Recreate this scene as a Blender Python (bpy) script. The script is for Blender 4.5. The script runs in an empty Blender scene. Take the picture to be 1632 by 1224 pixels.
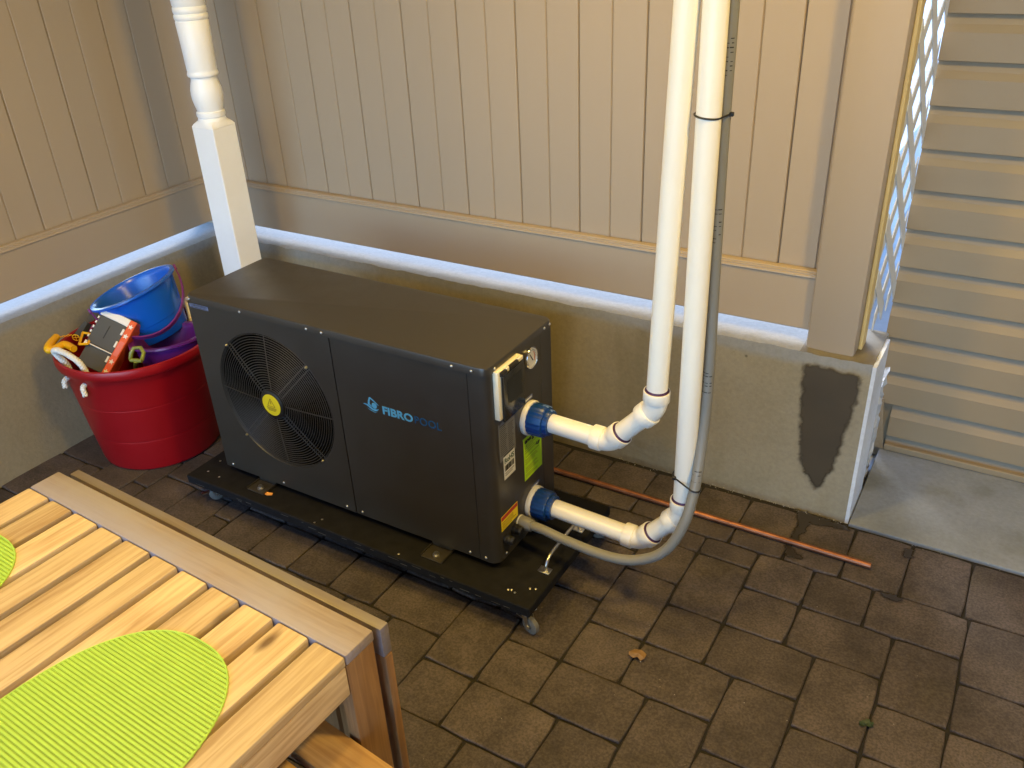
import bpy, bmesh, math, random
from mathutils import Vector, Matrix, Euler
random.seed(7)
R = math.radians
scene = bpy.context.scene

# ------------------------------------------------------------------ camera
cam_data = bpy.data.cameras.new('camera')
cam_data.sensor_fit = 'HORIZONTAL'; cam_data.sensor_width = 36.0
cam_data.lens = 1384.88 / 1632 * 36.0
cam_data.clip_start = 0.02; cam_data.clip_end = 600
cam = bpy.data.objects.new('camera', cam_data)
scene.collection.objects.link(cam)
CAM_H = 1.65
def cam_axes():
    pitch, roll, yaw = R(29.433), R(-2.787), R(-32.241)
    f = Vector((math.sin(yaw)*math.cos(pitch), math.cos(yaw)*math.cos(pitch), -math.sin(pitch)))
    r0 = Vector((math.cos(yaw), -math.sin(yaw), 0)); u0 = r0.cross(f)
    r = r0*math.cos(roll) + u0*math.sin(roll); u = -r0*math.sin(roll) + u0*math.cos(roll)
    return r, u, f
CR, CU, CF = cam_axes()
mw = Matrix((CR, CU, -CF)).transposed().to_4x4(); mw.translation = Vector((0, 0, CAM_H))
cam.matrix_world = mw
scene.camera = cam

# ------------------------------------------------------------------ world, sun, exposure
world = bpy.data.worlds.new('World'); scene.world = world; world.use_nodes = True
nt = world.node_tree
bg = nt.nodes['Background']; sky = nt.nodes.new('ShaderNodeTexSky')
sky.sky_type = 'NISHITA'; sky.sun_disc = False
SUN_EL, SUN_AZ = R(32), R(-35)         # azimuth measured from +Y towards +X: the sun stands behind the fence
sky.sun_elevation = SUN_EL; sky.sun_rotation = SUN_AZ
sky.air_density = 1.0; sky.dust_density = 0.3; sky.ozone_density = 6.0
nt.links.new(sky.outputs[0], bg.inputs[0]); bg.inputs[1].default_value = 0.15
sd = bpy.data.lights.new('sun', 'SUN'); sd.energy = 0.5; sd.angle = R(15); sd.color = (1, 0.97, 0.93)
sun = bpy.data.objects.new('sun', sd); scene.collection.objects.link(sun)
sdir = Vector((math.sin(SUN_AZ)*math.cos(SUN_EL), math.cos(SUN_AZ)*math.cos(SUN_EL), math.sin(SUN_EL)))
sun.rotation_euler = (-sdir).to_track_quat('-Z', 'Y').to_euler()
scene.view_settings.view_transform = 'Standard'; scene.view_settings.look = 'None'
scene.view_settings.exposure = 3.0; scene.view_settings.gamma = 1.0
scene.view_settings.use_curve_mapping = False
LAMP_COL = (1.0, 0.67, 0.16)
LAMP_SIZE = 0.30
LAMPS = [(0.50, 1.12, 6.8), (-1.50, 0.40, 4.5), (-0.85, 1.50, 2.4)]

# ------------------------------------------------------------------ helpers
col = scene.collection
def tag(o, label=None, cat=None, group=None, kind=None):
    if label: o['label'] = label
    if cat: o['category'] = cat
    if group: o['group'] = group
    if kind: o['kind'] = kind
    return o
def thing(name, label, cat, loc=(0, 0, 0), rot=None, group=None):
    o = bpy.data.objects.new(name, None); col.objects.link(o)
    o.empty_display_size = 0.05; o.location = loc
    if rot is not None:
        o.rotation_mode = 'QUATERNION' if hasattr(rot, 'to_euler') and not isinstance(rot, Euler) else 'XYZ'
        if o.rotation_mode == 'QUATERNION': o.rotation_quaternion = rot
        else: o.rotation_euler = rot
    o['_w'] = 1
    return tag(o, label, cat, group)
def root_of(o):
    while o.parent: o = o.parent
    return o
def obj(name, bm, mat=None, parent=None, world=False, smooth=False, label=None, kind=None):
    """link a bmesh as ONE mesh object; world=True: coordinates are world ones (axis aligned parents only)"""
    if world and parent:
        bmesh.ops.translate(bm, verts=bm.verts, vec=-Vector(root_of(parent).location))
    bmesh.ops.recalc_face_normals(bm, faces=bm.faces)
    me = bpy.data.meshes.new(name); bm.to_mesh(me); bm.free()
    if mat: me.materials.append(mat)
    if smooth:
        for p in me.polygons: p.use_smooth = True
        try: me.set_sharp_from_angle(angle=R(smooth if smooth is not True else 35))
        except Exception: pass
    o = bpy.data.objects.new(name, me); col.objects.link(o)
    if parent: o.parent = parent
    return tag(o, label, kind=kind)
def dup(src, parent, loc=None, rot=None):
    o = src.copy(); col.objects.link(o); o.parent = parent
    if loc is not None: o.location = loc
    if rot is not None: o.rotation_euler = rot
    return o
def B(): return bmesh.new()
def box(bm, lo, hi, bevel=0.0, seg=1, mat4=None):
    lo, hi = Vector(lo), Vector(hi); c = (lo+hi)/2; s = hi-lo
    r = bmesh.ops.create_cube(bm, size=1.0, matrix=Matrix.Translation(c) @ Matrix.Diagonal((s.x, s.y, s.z, 1)))
    vs = r['verts']
    if bevel > 0:
        es = list({e for v in vs for e in v.link_edges})
        rr = bmesh.ops.bevel(bm, geom=es, offset=bevel, segments=seg, affect='EDGES', profile=0.5)
        vs = list({v for f in rr['faces'] for v in f.verts} | {v for v in vs if v.is_valid})
    if mat4 is not None: bmesh.ops.transform(bm, matrix=mat4, verts=vs)
    return vs
def box_bm(lo, hi, bevel=0.0):
    b = B(); box(b, lo, hi, bevel); return b
def frame(d):
    d = Vector(d).normalized(); a = Vector((0, 0, 1)) if abs(d.z) < 0.9 else Vector((1, 0, 0))
    x = d.cross(a).normalized(); y = d.cross(x).normalized(); return x, y
def tube(bm, pts, rad, n=12, caps=True, closed=False):
    pts = [Vector(p) for p in pts]; m = len(pts); rings = []; px = None
    for i, p in enumerate(pts):
        if closed: t = (pts[(i+1) % m]-pts[i-1]).normalized()
        elif i == 0: t = (pts[1]-p).normalized()
        elif i == m-1: t = (p-pts[-2]).normalized()
        else: t = ((pts[i+1]-p).normalized()+(p-pts[i-1]).normalized()).normalized()
        if px is None: px = frame(t)[0]
        px = (px - t*px.dot(t)).normalized(); py = t.cross(px)
        r = rad(i/(m-1)) if callable(rad) else (rad[i] if isinstance(rad, (list, tuple)) else rad)
        rings.append([bm.verts.new(p + (px*math.cos(2*math.pi*k/n) + py*math.sin(2*math.pi*k/n))*r) for k in range(n)])
    for i in range(m if closed else m-1):
        a, b = rings[i], rings[(i+1) % m]
        for k in range(n): bm.faces.new((a[k], a[(k+1) % n], b[(k+1) % n], b[k]))
    if caps and not closed:
        bm.faces.new(rings[0][::-1]); bm.faces.new(rings[-1])
def lathe(bm, prof, n=32, origin=(0, 0, 0), axis=(0, 0, 1), cap0=False, cap1=False, rib=None):
    d = Vector(axis).normalized(); x, y = frame(d); o = Vector(origin); rings = []
    for r, h in prof:
        ring = []
        for k in range(n):
            a = 2*math.pi*k/n; rr = r*(rib(k) if rib else 1)
            ring.append(bm.verts.new(o + d*h + (x*math.cos(a)+y*math.sin(a))*max(rr, 1e-5)))
        rings.append(ring)
    for a, b in zip(rings, rings[1:]):
        for k in range(n): bm.faces.new((a[k], a[(k+1) % n], b[(k+1) % n], b[k]))
    if cap0: bm.faces.new(rings[0][::-1])
    if cap1: bm.faces.new(rings[-1])
def prism(bm, poly, d, closed=True):
    """extrude a 3D polygon by vector d"""
    d = Vector(d); a = [bm.verts.new(Vector(p)) for p in poly]; b = [bm.verts.new(Vector(p)+d) for p in poly]
    n = len(a)
    for i in range(n if closed else n-1):
        j = (i+1) % n; bm.faces.new((a[i], a[j], b[j], b[i]))
    if closed: bm.faces.new(a[::-1]); bm.faces.new(b)
def smoothpath(pts, sub=6):
    pts = [Vector(p) for p in pts]; out = []
    P = [pts[0]*2-pts[1]] + pts + [pts[-1]*2-pts[-2]]
    for i in range(1, len(P)-2):
        p0, p1, p2, p3 = P[i-1:i+3]
        for s in range(sub):
            t = s/sub
            out.append(0.5*((2*p1)+(p2-p0)*t+(2*p0-5*p1+4*p2-p3)*t*t+(3*p1-p0-3*p2+p3)*t**3))
    out.append(pts[-1]); return out
def text_mesh(body, size, mat4, bm, shear=0.0, bold=0.0, space=1.0, align='LEFT'):
    cu = bpy.data.curves.new('t', 'FONT'); cu.body = body; cu.size = size; cu.shear = shear
    cu.offset = bold; cu.space_character = space; cu.align_x = align; cu.resolution_u = 3; cu.extrude = 0.0002
    o = bpy.data.objects.new('t', cu); col.objects.link(o)
    me = bpy.data.meshes.new_from_object(o)
    me.transform(mat4); bm.from_mesh(me)
    bpy.data.objects.remove(o); bpy.data.curves.remove(cu); bpy.data.meshes.remove(me)

# ------------------------------------------------------------------ materials
def mat(name, c, rough=0.5, metal=0.0, var=0.0, vscale=8.0, bump=0.0, bscale=60.0, rnd=0.0, stretch=(1, 1, 1),
        c2=None, spec=0.5, trans=0.0, emit=None, coat=0.0, rvar=0.0, bdist=0.002):
    m = bpy.data.materials.new(name); m.use_nodes = True; n = m.node_tree.nodes; L = m.node_tree.links
    p = n['Principled BSDF']; p.inputs['Roughness'].default_value = rough; p.inputs['Metallic'].default_value = metal
    p.inputs['Base Color'].default_value = (*c, 1); p.inputs['Specular IOR Level'].default_value = spec
    if trans: p.inputs['Transmission Weight'].default_value = trans
    if coat: p.inputs['Coat Weight'].default_value = coat; p.inputs['Coat Roughness'].default_value = 0.15
    if emit: p.inputs['Emission Color'].default_value = (*emit[0], 1); p.inputs['Emission Strength'].default_value = emit[1]
    if var or bump or rnd or c2 or rvar:
        tc = n.new('ShaderNodeTexCoord'); mp = n.new('ShaderNodeMapping'); mp.inputs['Scale'].default_value = stretch
        L.new(tc.outputs['Object'], mp.inputs['Vector'])
        oi = n.new('ShaderNodeObjectInfo'); ad = n.new('ShaderNodeVectorMath'); ad.operation = 'ADD'
        sc = n.new('ShaderNodeMath'); sc.operation = 'MULTIPLY'; sc.inputs[1].default_value = 37.0
        L.new(oi.outputs['Random'], sc.inputs[0]); L.new(mp.outputs[0], ad.inputs[0]); L.new(sc.outputs[0], ad.inputs[1])
        vec = ad.outputs[0]
        nz = n.new('ShaderNodeTexNoise'); nz.inputs['Scale'].default_value = vscale; nz.inputs['Detail'].default_value = 6
        nz.inputs['Roughness'].default_value = 0.62; L.new(vec, nz.inputs['Vector'])
        if var or c2 or rnd:
            mx = n.new('ShaderNodeMix'); mx.data_type = 'RGBA'
            cc2 = c2 if c2 else tuple(x*(1-var) for x in c); cc1 = c if c2 else tuple(min(1, x*(1+var)) for x in c)
            mx.inputs[6].default_value = (*cc2, 1); mx.inputs[7].default_value = (*cc1, 1)
            mr = n.new('ShaderNodeMapRange'); mr.inputs[1].default_value = 0.3; mr.inputs[2].default_value = 0.7
            L.new(nz.outputs[0], mr.inputs[0]); L.new(mr.outputs[0], mx.inputs[0]); out = mx.outputs[2]
            if rnd:
                hs = n.new('ShaderNodeHueSaturation'); ml = n.new('ShaderNodeMapRange')
                ml.inputs[3].default_value = 1-rnd; ml.inputs[4].default_value = 1+rnd
                L.new(oi.outputs['Random'], ml.inputs[0]); L.new(ml.outputs[0], hs.inputs['Value']); L.new(out, hs.inputs['Color']); out = hs.outputs[0]
            L.new(out, p.inputs['Base Color'])
        if rvar:
            rr = n.new('ShaderNodeMapRange'); rr.inputs[1].default_value = 0.3; rr.inputs[2].default_value = 0.7
            rr.inputs[3].default_value = rough-rvar; rr.inputs[4].default_value = rough+rvar
            L.new(nz.outputs[0], rr.inputs[0]); L.new(rr.outputs[0], p.inputs['Roughness'])
        if bump:
            nb = n.new('ShaderNodeTexNoise'); nb.inputs['Scale'].default_value = bscale; nb.inputs['Detail'].default_value = 4
            L.new(vec, nb.inputs['Vector']); bp = n.new('ShaderNodeBump'); bp.inputs['Strength'].default_value = bump
            bp.inputs['Distance'].default_value = bdist; L.new(nb.outputs[0], bp.inputs['Height']); L.new(bp.outputs[0], p.inputs['Normal'])
    return m
def node(m, t): return m.node_tree.nodes.new(t)
def wood(name, dark, light, rough=0.5, along='y', rnd=0.14, grey=None):
    """planed wood: long streaky grain along the given local axis, a few knots, per board variation"""
    m = bpy.data.materials.new(name); m.use_nodes = True; n = m.node_tree.nodes; L = m.node_tree.links; p = n['Principled BSDF']
    tc = n.new('ShaderNodeTexCoord'); oi = n.new('ShaderNodeObjectInfo')
    sc = n.new('ShaderNodeMath'); sc.operation = 'MULTIPLY'; sc.inputs[1].default_value = 53.0; L.new(oi.outputs['Random'], sc.inputs[0])
    ad = n.new('ShaderNodeVectorMath'); ad.operation = 'ADD'; L.new(tc.outputs['Object'], ad.inputs[0]); L.new(sc.outputs[0], ad.inputs[1])
    def nz(scale, s3, det=5, dist=0.0):
        mp = n.new('ShaderNodeMapping'); mp.inputs['Scale'].default_value = s3; L.new(ad.outputs[0], mp.inputs[0])
        q = n.new('ShaderNodeTexNoise'); q.inputs['Scale'].default_value = scale; q.inputs['Detail'].default_value = det
        q.inputs['Distortion'].default_value = dist; L.new(mp.outputs[0], q.inputs['Vector']); return q.outputs[0]
    s = {'x': (0.05, 1, 1), 'y': (1, 0.05, 1), 'z': (1, 1, 0.05)}[along]
    s2 = {'x': (0.25, 1, 1), 'y': (1, 0.25, 1), 'z': (1, 1, 0.25)}[along]
    g1 = nz(95, s, 7, 0.9); g2 = nz(10, s2, 3, 1.0); g3 = nz(260, s, 3)
    a = n.new('ShaderNodeMath'); a.operation = 'MULTIPLY_ADD'; a.inputs[1].default_value = 0.55; L.new(g1, a.inputs[0])
    b = n.new('ShaderNodeMath'); b.operation = 'MULTIPLY'; b.inputs[1].default_value = 0.45; L.new(g2, b.inputs[0]); L.new(b.outputs[0], a.inputs[2])
    rp = n.new('ShaderNodeValToRGB'); e = rp.color_ramp.elements
    e[0].position = 0.30; e[0].color = (*dark, 1); e[1].position = 0.58; e[1].color = (*light, 1)
    L.new(a.outputs[0], rp.inputs[0]); out = rp.outputs[0]
    # knots
    vo = n.new('ShaderNodeTexVoronoi'); vo.inputs['Scale'].default_value = 4.2; vo.voronoi_dimensions = '2D' if along != 'z' else '3D'; mpk = n.new('ShaderNodeMapping')
    mpk.inputs['Scale'].default_value = {'x': (0.6, 1.5, 1.5), 'y': (1.5, 0.6, 1.5), 'z': (1.5, 1.5, 0.6)}[along]
    L.new(ad.outputs[0], mpk.inputs[0]); L.new(mpk.outputs[0], vo.inputs['Vector'])
    mk = n.new('ShaderNodeMapRange'); mk.inputs[1].default_value = 0.022; mk.inputs[2].default_value = 0.075; mk.inputs[3].default_value = 0.85; mk.inputs[4].default_value = 0.0
    L.new(vo.outputs['Distance'], mk.inputs[0])
    mx = n.new('ShaderNodeMix'); mx.data_type = 'RGBA'; mx.inputs[7].default_value = (dark[0]*0.32, dark[1]*0.28, dark[2]*0.28, 1)
    L.new(mk.outputs[0], mx.inputs[0]); L.new(out, mx.inputs[6]); out = mx.outputs[2]
    if grey:
        gg = nz(5, (1, 1, 1), 4); mg = n.new('ShaderNodeMapRange'); mg.inputs[1].default_value = 0.35; mg.inputs[2].default_value = 0.62; mg.inputs[4].default_value = 0.78
        L.new(gg, mg.inputs[0]); m2 = n.new('ShaderNodeMix'); m2.data_type = 'RGBA'; m2.inputs[7].default_value = (*grey, 1)
        L.new(mg.outputs[0], m2.inputs[0]); L.new(out, m2.inputs[6]); out = m2.outputs[2]
    hs = n.new('ShaderNodeHueSaturation'); ml = n.new('ShaderNodeMapRange'); ml.inputs[3].default_value = 1-rnd; ml.inputs[4].default_value = 1+rnd
    L.new(oi.outputs['Random'], ml.inputs[0]); L.new(ml.outputs[0], hs.inputs['Value']); L.new(out, hs.inputs['Color'])
    L.new(hs.outputs[0], p.inputs['Base Color']); p.inputs['Roughness'].default_value = rough
    bp = n.new('ShaderNodeBump'); bp.inputs['Strength'].default_value = 0.25; bp.inputs['Distance'].default_value = 0.0015
    L.new(g3, bp.inputs['Height']); L.new(bp.outputs[0], p.inputs['Normal'])
    return m
def concrete(name, base, light, dark, cap_z=None, cap=None, rough=0.85):
    m = bpy.data.materials.new(name); m.use_nodes = True; n = m.node_tree.nodes; L = m.node_tree.links; p = n['Principled BSDF']
    tc = n.new('ShaderNodeTexCoord'); V = tc.outputs['Object']
    def nz(scale, det=6, rough_=0.6, s3=(1, 1, 1)):
        mp = n.new('ShaderNodeMapping'); mp.inputs['Scale'].default_value = s3; L.new(V, mp.inputs[0])
        q = n.new('ShaderNodeTexNoise'); q.inputs['Scale'].default_value = scale; q.inputs['Detail'].default_value = det
        q.inputs['Roughness'].default_value = rough_; L.new(mp.outputs[0], q.inputs['Vector']); return q.outputs[0]
    r1 = n.new('ShaderNodeValToRGB'); e = r1.color_ramp.elements; e[0].position = 0.32; e[0].color = (*dark, 1); e[1].position = 0.68; e[1].color = (*light, 1)
    x = e.new(0.5); x.color = (*base, 1); L.new(nz(2.6, 8), r1.inputs[0]); out = r1.outputs[0]
    # drip-like vertical streaks
    st = n.new('ShaderNodeMix'); st.data_type = 'RGBA'; st.blend_type = 'MULTIPLY'; st.inputs[7].default_value = (0.80, 0.78, 0.72, 1)
    sm = n.new('ShaderNodeMapRange'); sm.inputs[1].default_value = 0.52; sm.inputs[2].default_value = 0.66
    L.new(nz(5, 4, 0.5, (1, 1, 0.12)), sm.inputs[0]); L.new(sm.outputs[0], st.inputs[0]); L.new(out, st.inputs[6]); out = st.outputs[2]
    # pits
    vo = n.new('ShaderNodeTexVoronoi'); vo.inputs['Scale'].default_value = 16; L.new(V, vo.inputs['Vector'])
    pm = n.new('ShaderNodeMapRange'); pm.inputs[1].default_value = 0.04; pm.inputs[2].default_value = 0.09; pm.inputs[3].default_value = 0.75; pm.inputs[4].default_value = 0
    L.new(vo.outputs['Distance'], pm.inputs[0]); pk = n.new('ShaderNodeMath'); pk.operation = 'MULTIPLY'
    gate = n.new('ShaderNodeMapRange'); gate.inputs[1].default_value = 0.55; gate.inputs[2].default_value = 0.6; L.new(nz(7, 2), gate.inputs[0])
    L.new(pm.outputs[0], pk.inputs[0]); L.new(gate.outputs[0], pk.inputs[1])
    px = n.new('ShaderNodeMix'); px.data_type = 'RGBA'; px.inputs[7].default_value = (dark[0]*.35, dark[1]*.35, dark[2]*.35, 1)
    L.new(pk.outputs[0], px.inputs[0]); L.new(out, px.inputs[6]); out = px.outputs[2]
    if cap_z is not None:     # rough cap along the wall top; its cool grey also carries the gap's daylight
        sp = n.new('ShaderNodeSeparateXYZ'); L.new(V, sp.inputs[0])
        ad = n.new('ShaderNodeMath'); ad.operation = 'MULTIPLY_ADD'; ad.inputs[1].default_value = 0.03; L.new(nz(9, 3), ad.inputs[0]); L.new(sp.outputs[2], ad.inputs[2])
        cm = n.new('ShaderNodeMapRange'); cm.inputs[1].default_value = cap_z+0.006; cm.inputs[2].default_value = cap_z+0.026
        L.new(ad.outputs[0], cm.inputs[0]); cx = n.new('ShaderNodeMix'); cx.data_type = 'RGBA'; cx.inputs[7].default_value = (*cap, 1)
        L.new(cm.outputs[0], cx.inputs[0]); L.new(out, cx.inputs[6]); out = cx.outputs[2]
    fs = n.new('ShaderNodeMapRange'); fs.inputs[1].default_value = 0.3; fs.inputs[2].default_value = 0.7; fs.inputs[3].default_value = 0.89; fs.inputs[4].default_value = 1.11; L.new(nz(75, 5, 0.75), fs.inputs[0])
    hv = n.new('ShaderNodeHueSaturation'); L.new(fs.outputs[0], hv.inputs['Value']); L.new(out, hv.inputs['Color']); out = hv.outputs[0]
    L.new(out, p.inputs['Base Color']); p.inputs['Roughness'].default_value = rough; p.inputs['Specular IOR Level'].default_value = 0.3
    bp = n.new('ShaderNodeBump'); bp.inputs['Strength'].default_value = 0.35; bp.inputs['Distance'].default_value = 0.004
    hm = n.new('ShaderNodeMath'); hm.operation = 'SUBTRACT'; L.new(nz(45, 6), hm.inputs[0]); L.new(pk.outputs[0], hm.inputs[1])
    L.new(hm.outputs[0], bp.inputs['Height']); L.new(bp.outputs[0], p.inputs['Normal'])
    return m

def paver_material():
    """tumbled concrete paver: cloudy brown-grey, coarse speckle, pits, each stone a little different"""
    m = bpy.data.materials.new('brown_paver'); m.use_nodes = True; n = m.node_tree.nodes; L = m.node_tree.links; p = n['Principled BSDF']
    tc = n.new('ShaderNodeTexCoord'); oi = n.new('ShaderNodeObjectInfo'); sc = n.new('ShaderNodeMath'); sc.operation = 'MULTIPLY'; sc.inputs[1].default_value = 41.0
    L.new(oi.outputs['Random'], sc.inputs[0]); ad = n.new('ShaderNodeVectorMath'); ad.operation = 'ADD'; L.new(tc.outputs['Object'], ad.inputs[0]); L.new(sc.outputs[0], ad.inputs[1])
    def nz(scale, det=6, rg=0.6):
        q = n.new('ShaderNodeTexNoise'); q.inputs['Scale'].default_value = scale; q.inputs['Detail'].default_value = det; q.inputs['Roughness'].default_value = rg
        L.new(ad.outputs[0], q.inputs['Vector']); return q.outputs[0]
    def mr(src, a, b, c, d):
        q = n.new('ShaderNodeMapRange'); q.inputs[1].default_value = a; q.inputs[2].default_value = b; q.inputs[3].default_value = c; q.inputs[4].default_value = d; L.new(src, q.inputs[0]); return q.outputs[0]
    def mix(f, c1, c2, bt='MIX'):
        q = n.new('ShaderNodeMix'); q.data_type = 'RGBA'; q.blend_type = bt
        for k, v in ((6, c1), (7, c2)):
            if isinstance(v, tuple): q.inputs[k].default_value = (*v, 1)
            else: L.new(v, q.inputs[k])
        if isinstance(f, float): q.inputs[0].default_value = f
        else: L.new(f, q.inputs[0])
        return q.outputs[2]
    rp = n.new('ShaderNodeValToRGB'); e = rp.color_ramp.elements; e[0].position = 0.30; e[0].color = (0.043, 0.0345, 0.031, 1); e[1].position = 0.70; e[1].color = (0.104, 0.083, 0.075, 1)
    q = e.new(0.5); q.color = (0.074, 0.059, 0.053, 1); L.new(nz(8, 9, 0.68), rp.inputs[0]); out = rp.outputs[0]
    out = mix(mr(nz(4.5, 5), 0.58, 0.74, 0.0, 0.40), out, (0.058, 0.047, 0.026))        # ochre clouds
    out = mix(mr(nz(5.5, 6, 0.7), 0.60, 0.78, 0.0, 0.55), out, (0.024, 0.020, 0.017))     # dark stains
    sp = mr(nz(170, 2), 0.35, 0.65, 0.72, 1.28); hs = n.new('ShaderNodeHueSaturation'); L.new(sp, hs.inputs['Value']); L.new(out, hs.inputs['Color']); out = hs.outputs[0]
    vo = n.new('ShaderNodeTexVoronoi'); vo.inputs['Scale'].default_value = 34; L.new(ad.outputs[0], vo.inputs['Vector'])
    fl = n.new('ShaderNodeMath'); fl.operation = 'MULTIPLY'; L.new(mr(vo.outputs['Distance'], 0.05, 0.10, 0.7, 0.0), fl.inputs[0]); L.new(mr(nz(11, 2), 0.60, 0.64, 0.0, 1.0), fl.inputs[1])
    out = mix(fl.outputs[0], out, (0.20, 0.17, 0.14))                                      # pale flecks
    h2 = n.new('ShaderNodeHueSaturation'); L.new(mr(oi.outputs['Random'], 0, 1, 0.76, 1.02), h2.inputs['Value']); L.new(out, h2.inputs['Color']); out = h2.outputs[0]
    L.new(out, p.inputs['Base Color']); p.inputs['Roughness'].default_value = 0.82; p.inputs['Specular IOR Level'].default_value = 0.35
    hm = n.new('ShaderNodeMath'); hm.operation = 'MULTIPLY_ADD'; hm.inputs[1].default_value = 0.5; L.new(nz(140, 5, 0.7), hm.inputs[0]); L.new(nz(28, 4), hm.inputs[2])
    bp = n.new('ShaderNodeBump'); bp.inputs['Strength'].default_value = 0.6; bp.inputs['Distance'].default_value = 0.0022; L.new(hm.outputs[0], bp.inputs['Height']); L.new(bp.outputs[0], p.inputs['Normal'])
    return m
def damp_material(name, c, rough):
    """soaked patch: shows where the mesh attribute "damp" is high, feathered to nothing"""
    m = bpy.data.materials.new(name); m.use_nodes = True; n = m.node_tree.nodes; L = m.node_tree.links; p = n['Principled BSDF']
    at = n.new('ShaderNodeAttribute'); at.attribute_name = 'damp'; tr = n.new('ShaderNodeBsdfTransparent'); mx = n.new('ShaderNodeMixShader')
    tc = n.new('ShaderNodeTexCoord'); q = n.new('ShaderNodeTexNoise'); q.inputs['Scale'].default_value = 9; q.inputs['Detail'].default_value = 7; L.new(tc.outputs['Object'], q.inputs['Vector'])
    cm = n.new('ShaderNodeMix'); cm.data_type = 'RGBA'; cm.inputs[6].default_value = (*[x*.72 for x in c], 1); cm.inputs[7].default_value = (*[x*1.25 for x in c], 1); L.new(q.outputs[0], cm.inputs[0]); L.new(cm.outputs[2], p.inputs['Base Color'])
    p.inputs['Roughness'].default_value = rough
    L.new(at.outputs['Fac'], mx.inputs[0]); L.new(tr.outputs[0], mx.inputs[1]); L.new(p.outputs[0], mx.inputs[2]); L.new(mx.outputs[0], n['Material Output'].inputs['Surface'])
    return m
M = {}
M['vinyl'] = mat('tan_vinyl', (0.375, 0.298, 0.213), 0.5, var=0.012, vscale=5, bump=0.10, bscale=160, rnd=0.012, stretch=(1, 1, 0.2))
M['channel'] = mat('yellowed_vinyl', (0.56, 0.42, 0.17), 0.5, var=0.08)
M['siding'] = mat('tan_siding', (0.265, 0.20, 0.118), 0.55, var=0.03, vscale=6, bump=0.12, bscale=220, stretch=(0.15, 1, 1))
M['white_paint'] = mat('white_paint', (0.88, 0.875, 0.86), 0.38, var=0.02, bump=0.03, bscale=90)
M['lattice'] = mat('white_plastic_lattice', (0.60, 0.59, 0.55), 0.4, var=0.04)
M['wall'] = concrete('concrete_wall', (0.265, 0.23, 0.160), (0.285, 0.25, 0.178), (0.238, 0.206, 0.139), 0.484, (0.235, 0.235, 0.225))
M['wall_left'] = M['wall']
M['pad'] = concrete('concrete_pad', (0.205, 0.226, 0.25), (0.24, 0.262, 0.288), (0.165, 0.182, 0.20))  # grey tinted blue to carry the cool daylight from the right
M['rubble'] = concrete('broken_concrete', (0.34, 0.34, 0.33), (0.5, 0.5, 0.49), (0.15, 0.14, 0.13))
M['end_face'] = concrete('daylit_wall_end', (0.56, 0.59, 0.64), (0.63, 0.66, 0.70), (0.47, 0.50, 0.54))  # cool daylight on the wall's end put into a paler bluish colour
M['wet'] = damp_material('wet_concrete', (0.055, 0.041, 0.022), 0.6)
M['wet_top'] = mat('damp_mortar', (0.155, 0.135, 0.095), 0.75, var=0.25, vscale=14, bump=0.4, bscale=40)
M['wet_paver'] = damp_material('wet_paving', (0.026, 0.021, 0.017), 0.4)
M['paver'] = paver_material()
M['sand'] = mat('joint_sand', (0.012, 0.010, 0.008), 0.95, var=0.4, vscale=90, bump=0.6, bscale=200)
M['soil'] = mat('outside_ground', (0.50, 0.52, 0.54), 0.95, var=0.2, vscale=3, bump=0.4, bscale=30)
M['ceil'] = mat('tan_ceiling', (0.52, 0.41, 0.29), 0.6, var=0.03)
M['pump'] = mat('dark_grey_enamel', (0.034, 0.030, 0.0245), 0.38, bump=0.10, bscale=420, bdist=0.0006, var=0.06, vscale=14, spec=0.65, rvar=0.05)
M['pump_dark'] = mat('dark_interior', (0.004, 0.004, 0.004), 0.9, spec=0.1)
M['wire'] = mat('grille_wire', (0.050, 0.045, 0.038), 0.5, spec=0.4)
M['black'] = mat('black_plastic', (0.010, 0.010, 0.011), 0.4)
M['screen'] = mat('dark_screen', (0.008, 0.009, 0.009), 0.12)
M['smoke'] = mat('smoked_cover', (0.020, 0.021, 0.020), 0.18)
M['cream'] = mat('cream_plastic', (0.78, 0.70, 0.50), 0.4, var=0.03)
M['pvc'] = mat('white_pvc', (0.83, 0.79, 0.68), 0.28, var=0.025, vscale=5)
M['purple_primer'] = mat('purple_primer', (0.045, 0.012, 0.06), 0.5, var=0.4, vscale=40)
M['union_blue'] = mat('blue_union_plastic', (0.004, 0.045, 0.19), 0.3)
M['hose'] = mat('grey_conduit', (0.20, 0.195, 0.172), 0.42, var=0.05)
M['steel'] = mat('zinc_steel', (0.62, 0.61, 0.58), 0.3, metal=1.0, var=0.1, vscale=60)
M['chrome'] = mat('chrome', (0.75, 0.75, 0.74), 0.12, metal=1.0)
M['copper'] = mat('copper', (0.38, 0.155, 0.080), 0.45, metal=0.8, c2=(0.17, 0.068, 0.038), vscale=22, stretch=(1, 1, 1), bump=0.05)
M['dolly'] = mat('black_painted_plywood', (0.008, 0.008, 0.010), 0.75, vscale=30, c2=(0.014, 0.014, 0.016), bump=0.3, bscale=80, spec=0.12)
M['scuff'] = mat('scuffed_edge', (0.07, 0.068, 0.066), 0.6, var=0.4, vscale=60)
M['tyre'] = mat('grey_rubber', (0.13, 0.125, 0.115), 0.55, var=0.1)
M['red'] = mat('red_plastic', (0.29, 0.003, 0.007), 0.36, var=0.04, vscale=4, bump=0.04, bscale=30, rvar=0.06)
M['rope'] = mat('white_rope', (0.72, 0.69, 0.62), 0.85, var=0.08, vscale=60, bump=0.4, bscale=160)
M['blue'] = mat('blue_plastic', (0.006, 0.10, 0.52), 0.26)
M['purple'] = mat('purple_plastic', (0.115, 0.014, 0.16), 0.34)
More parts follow.
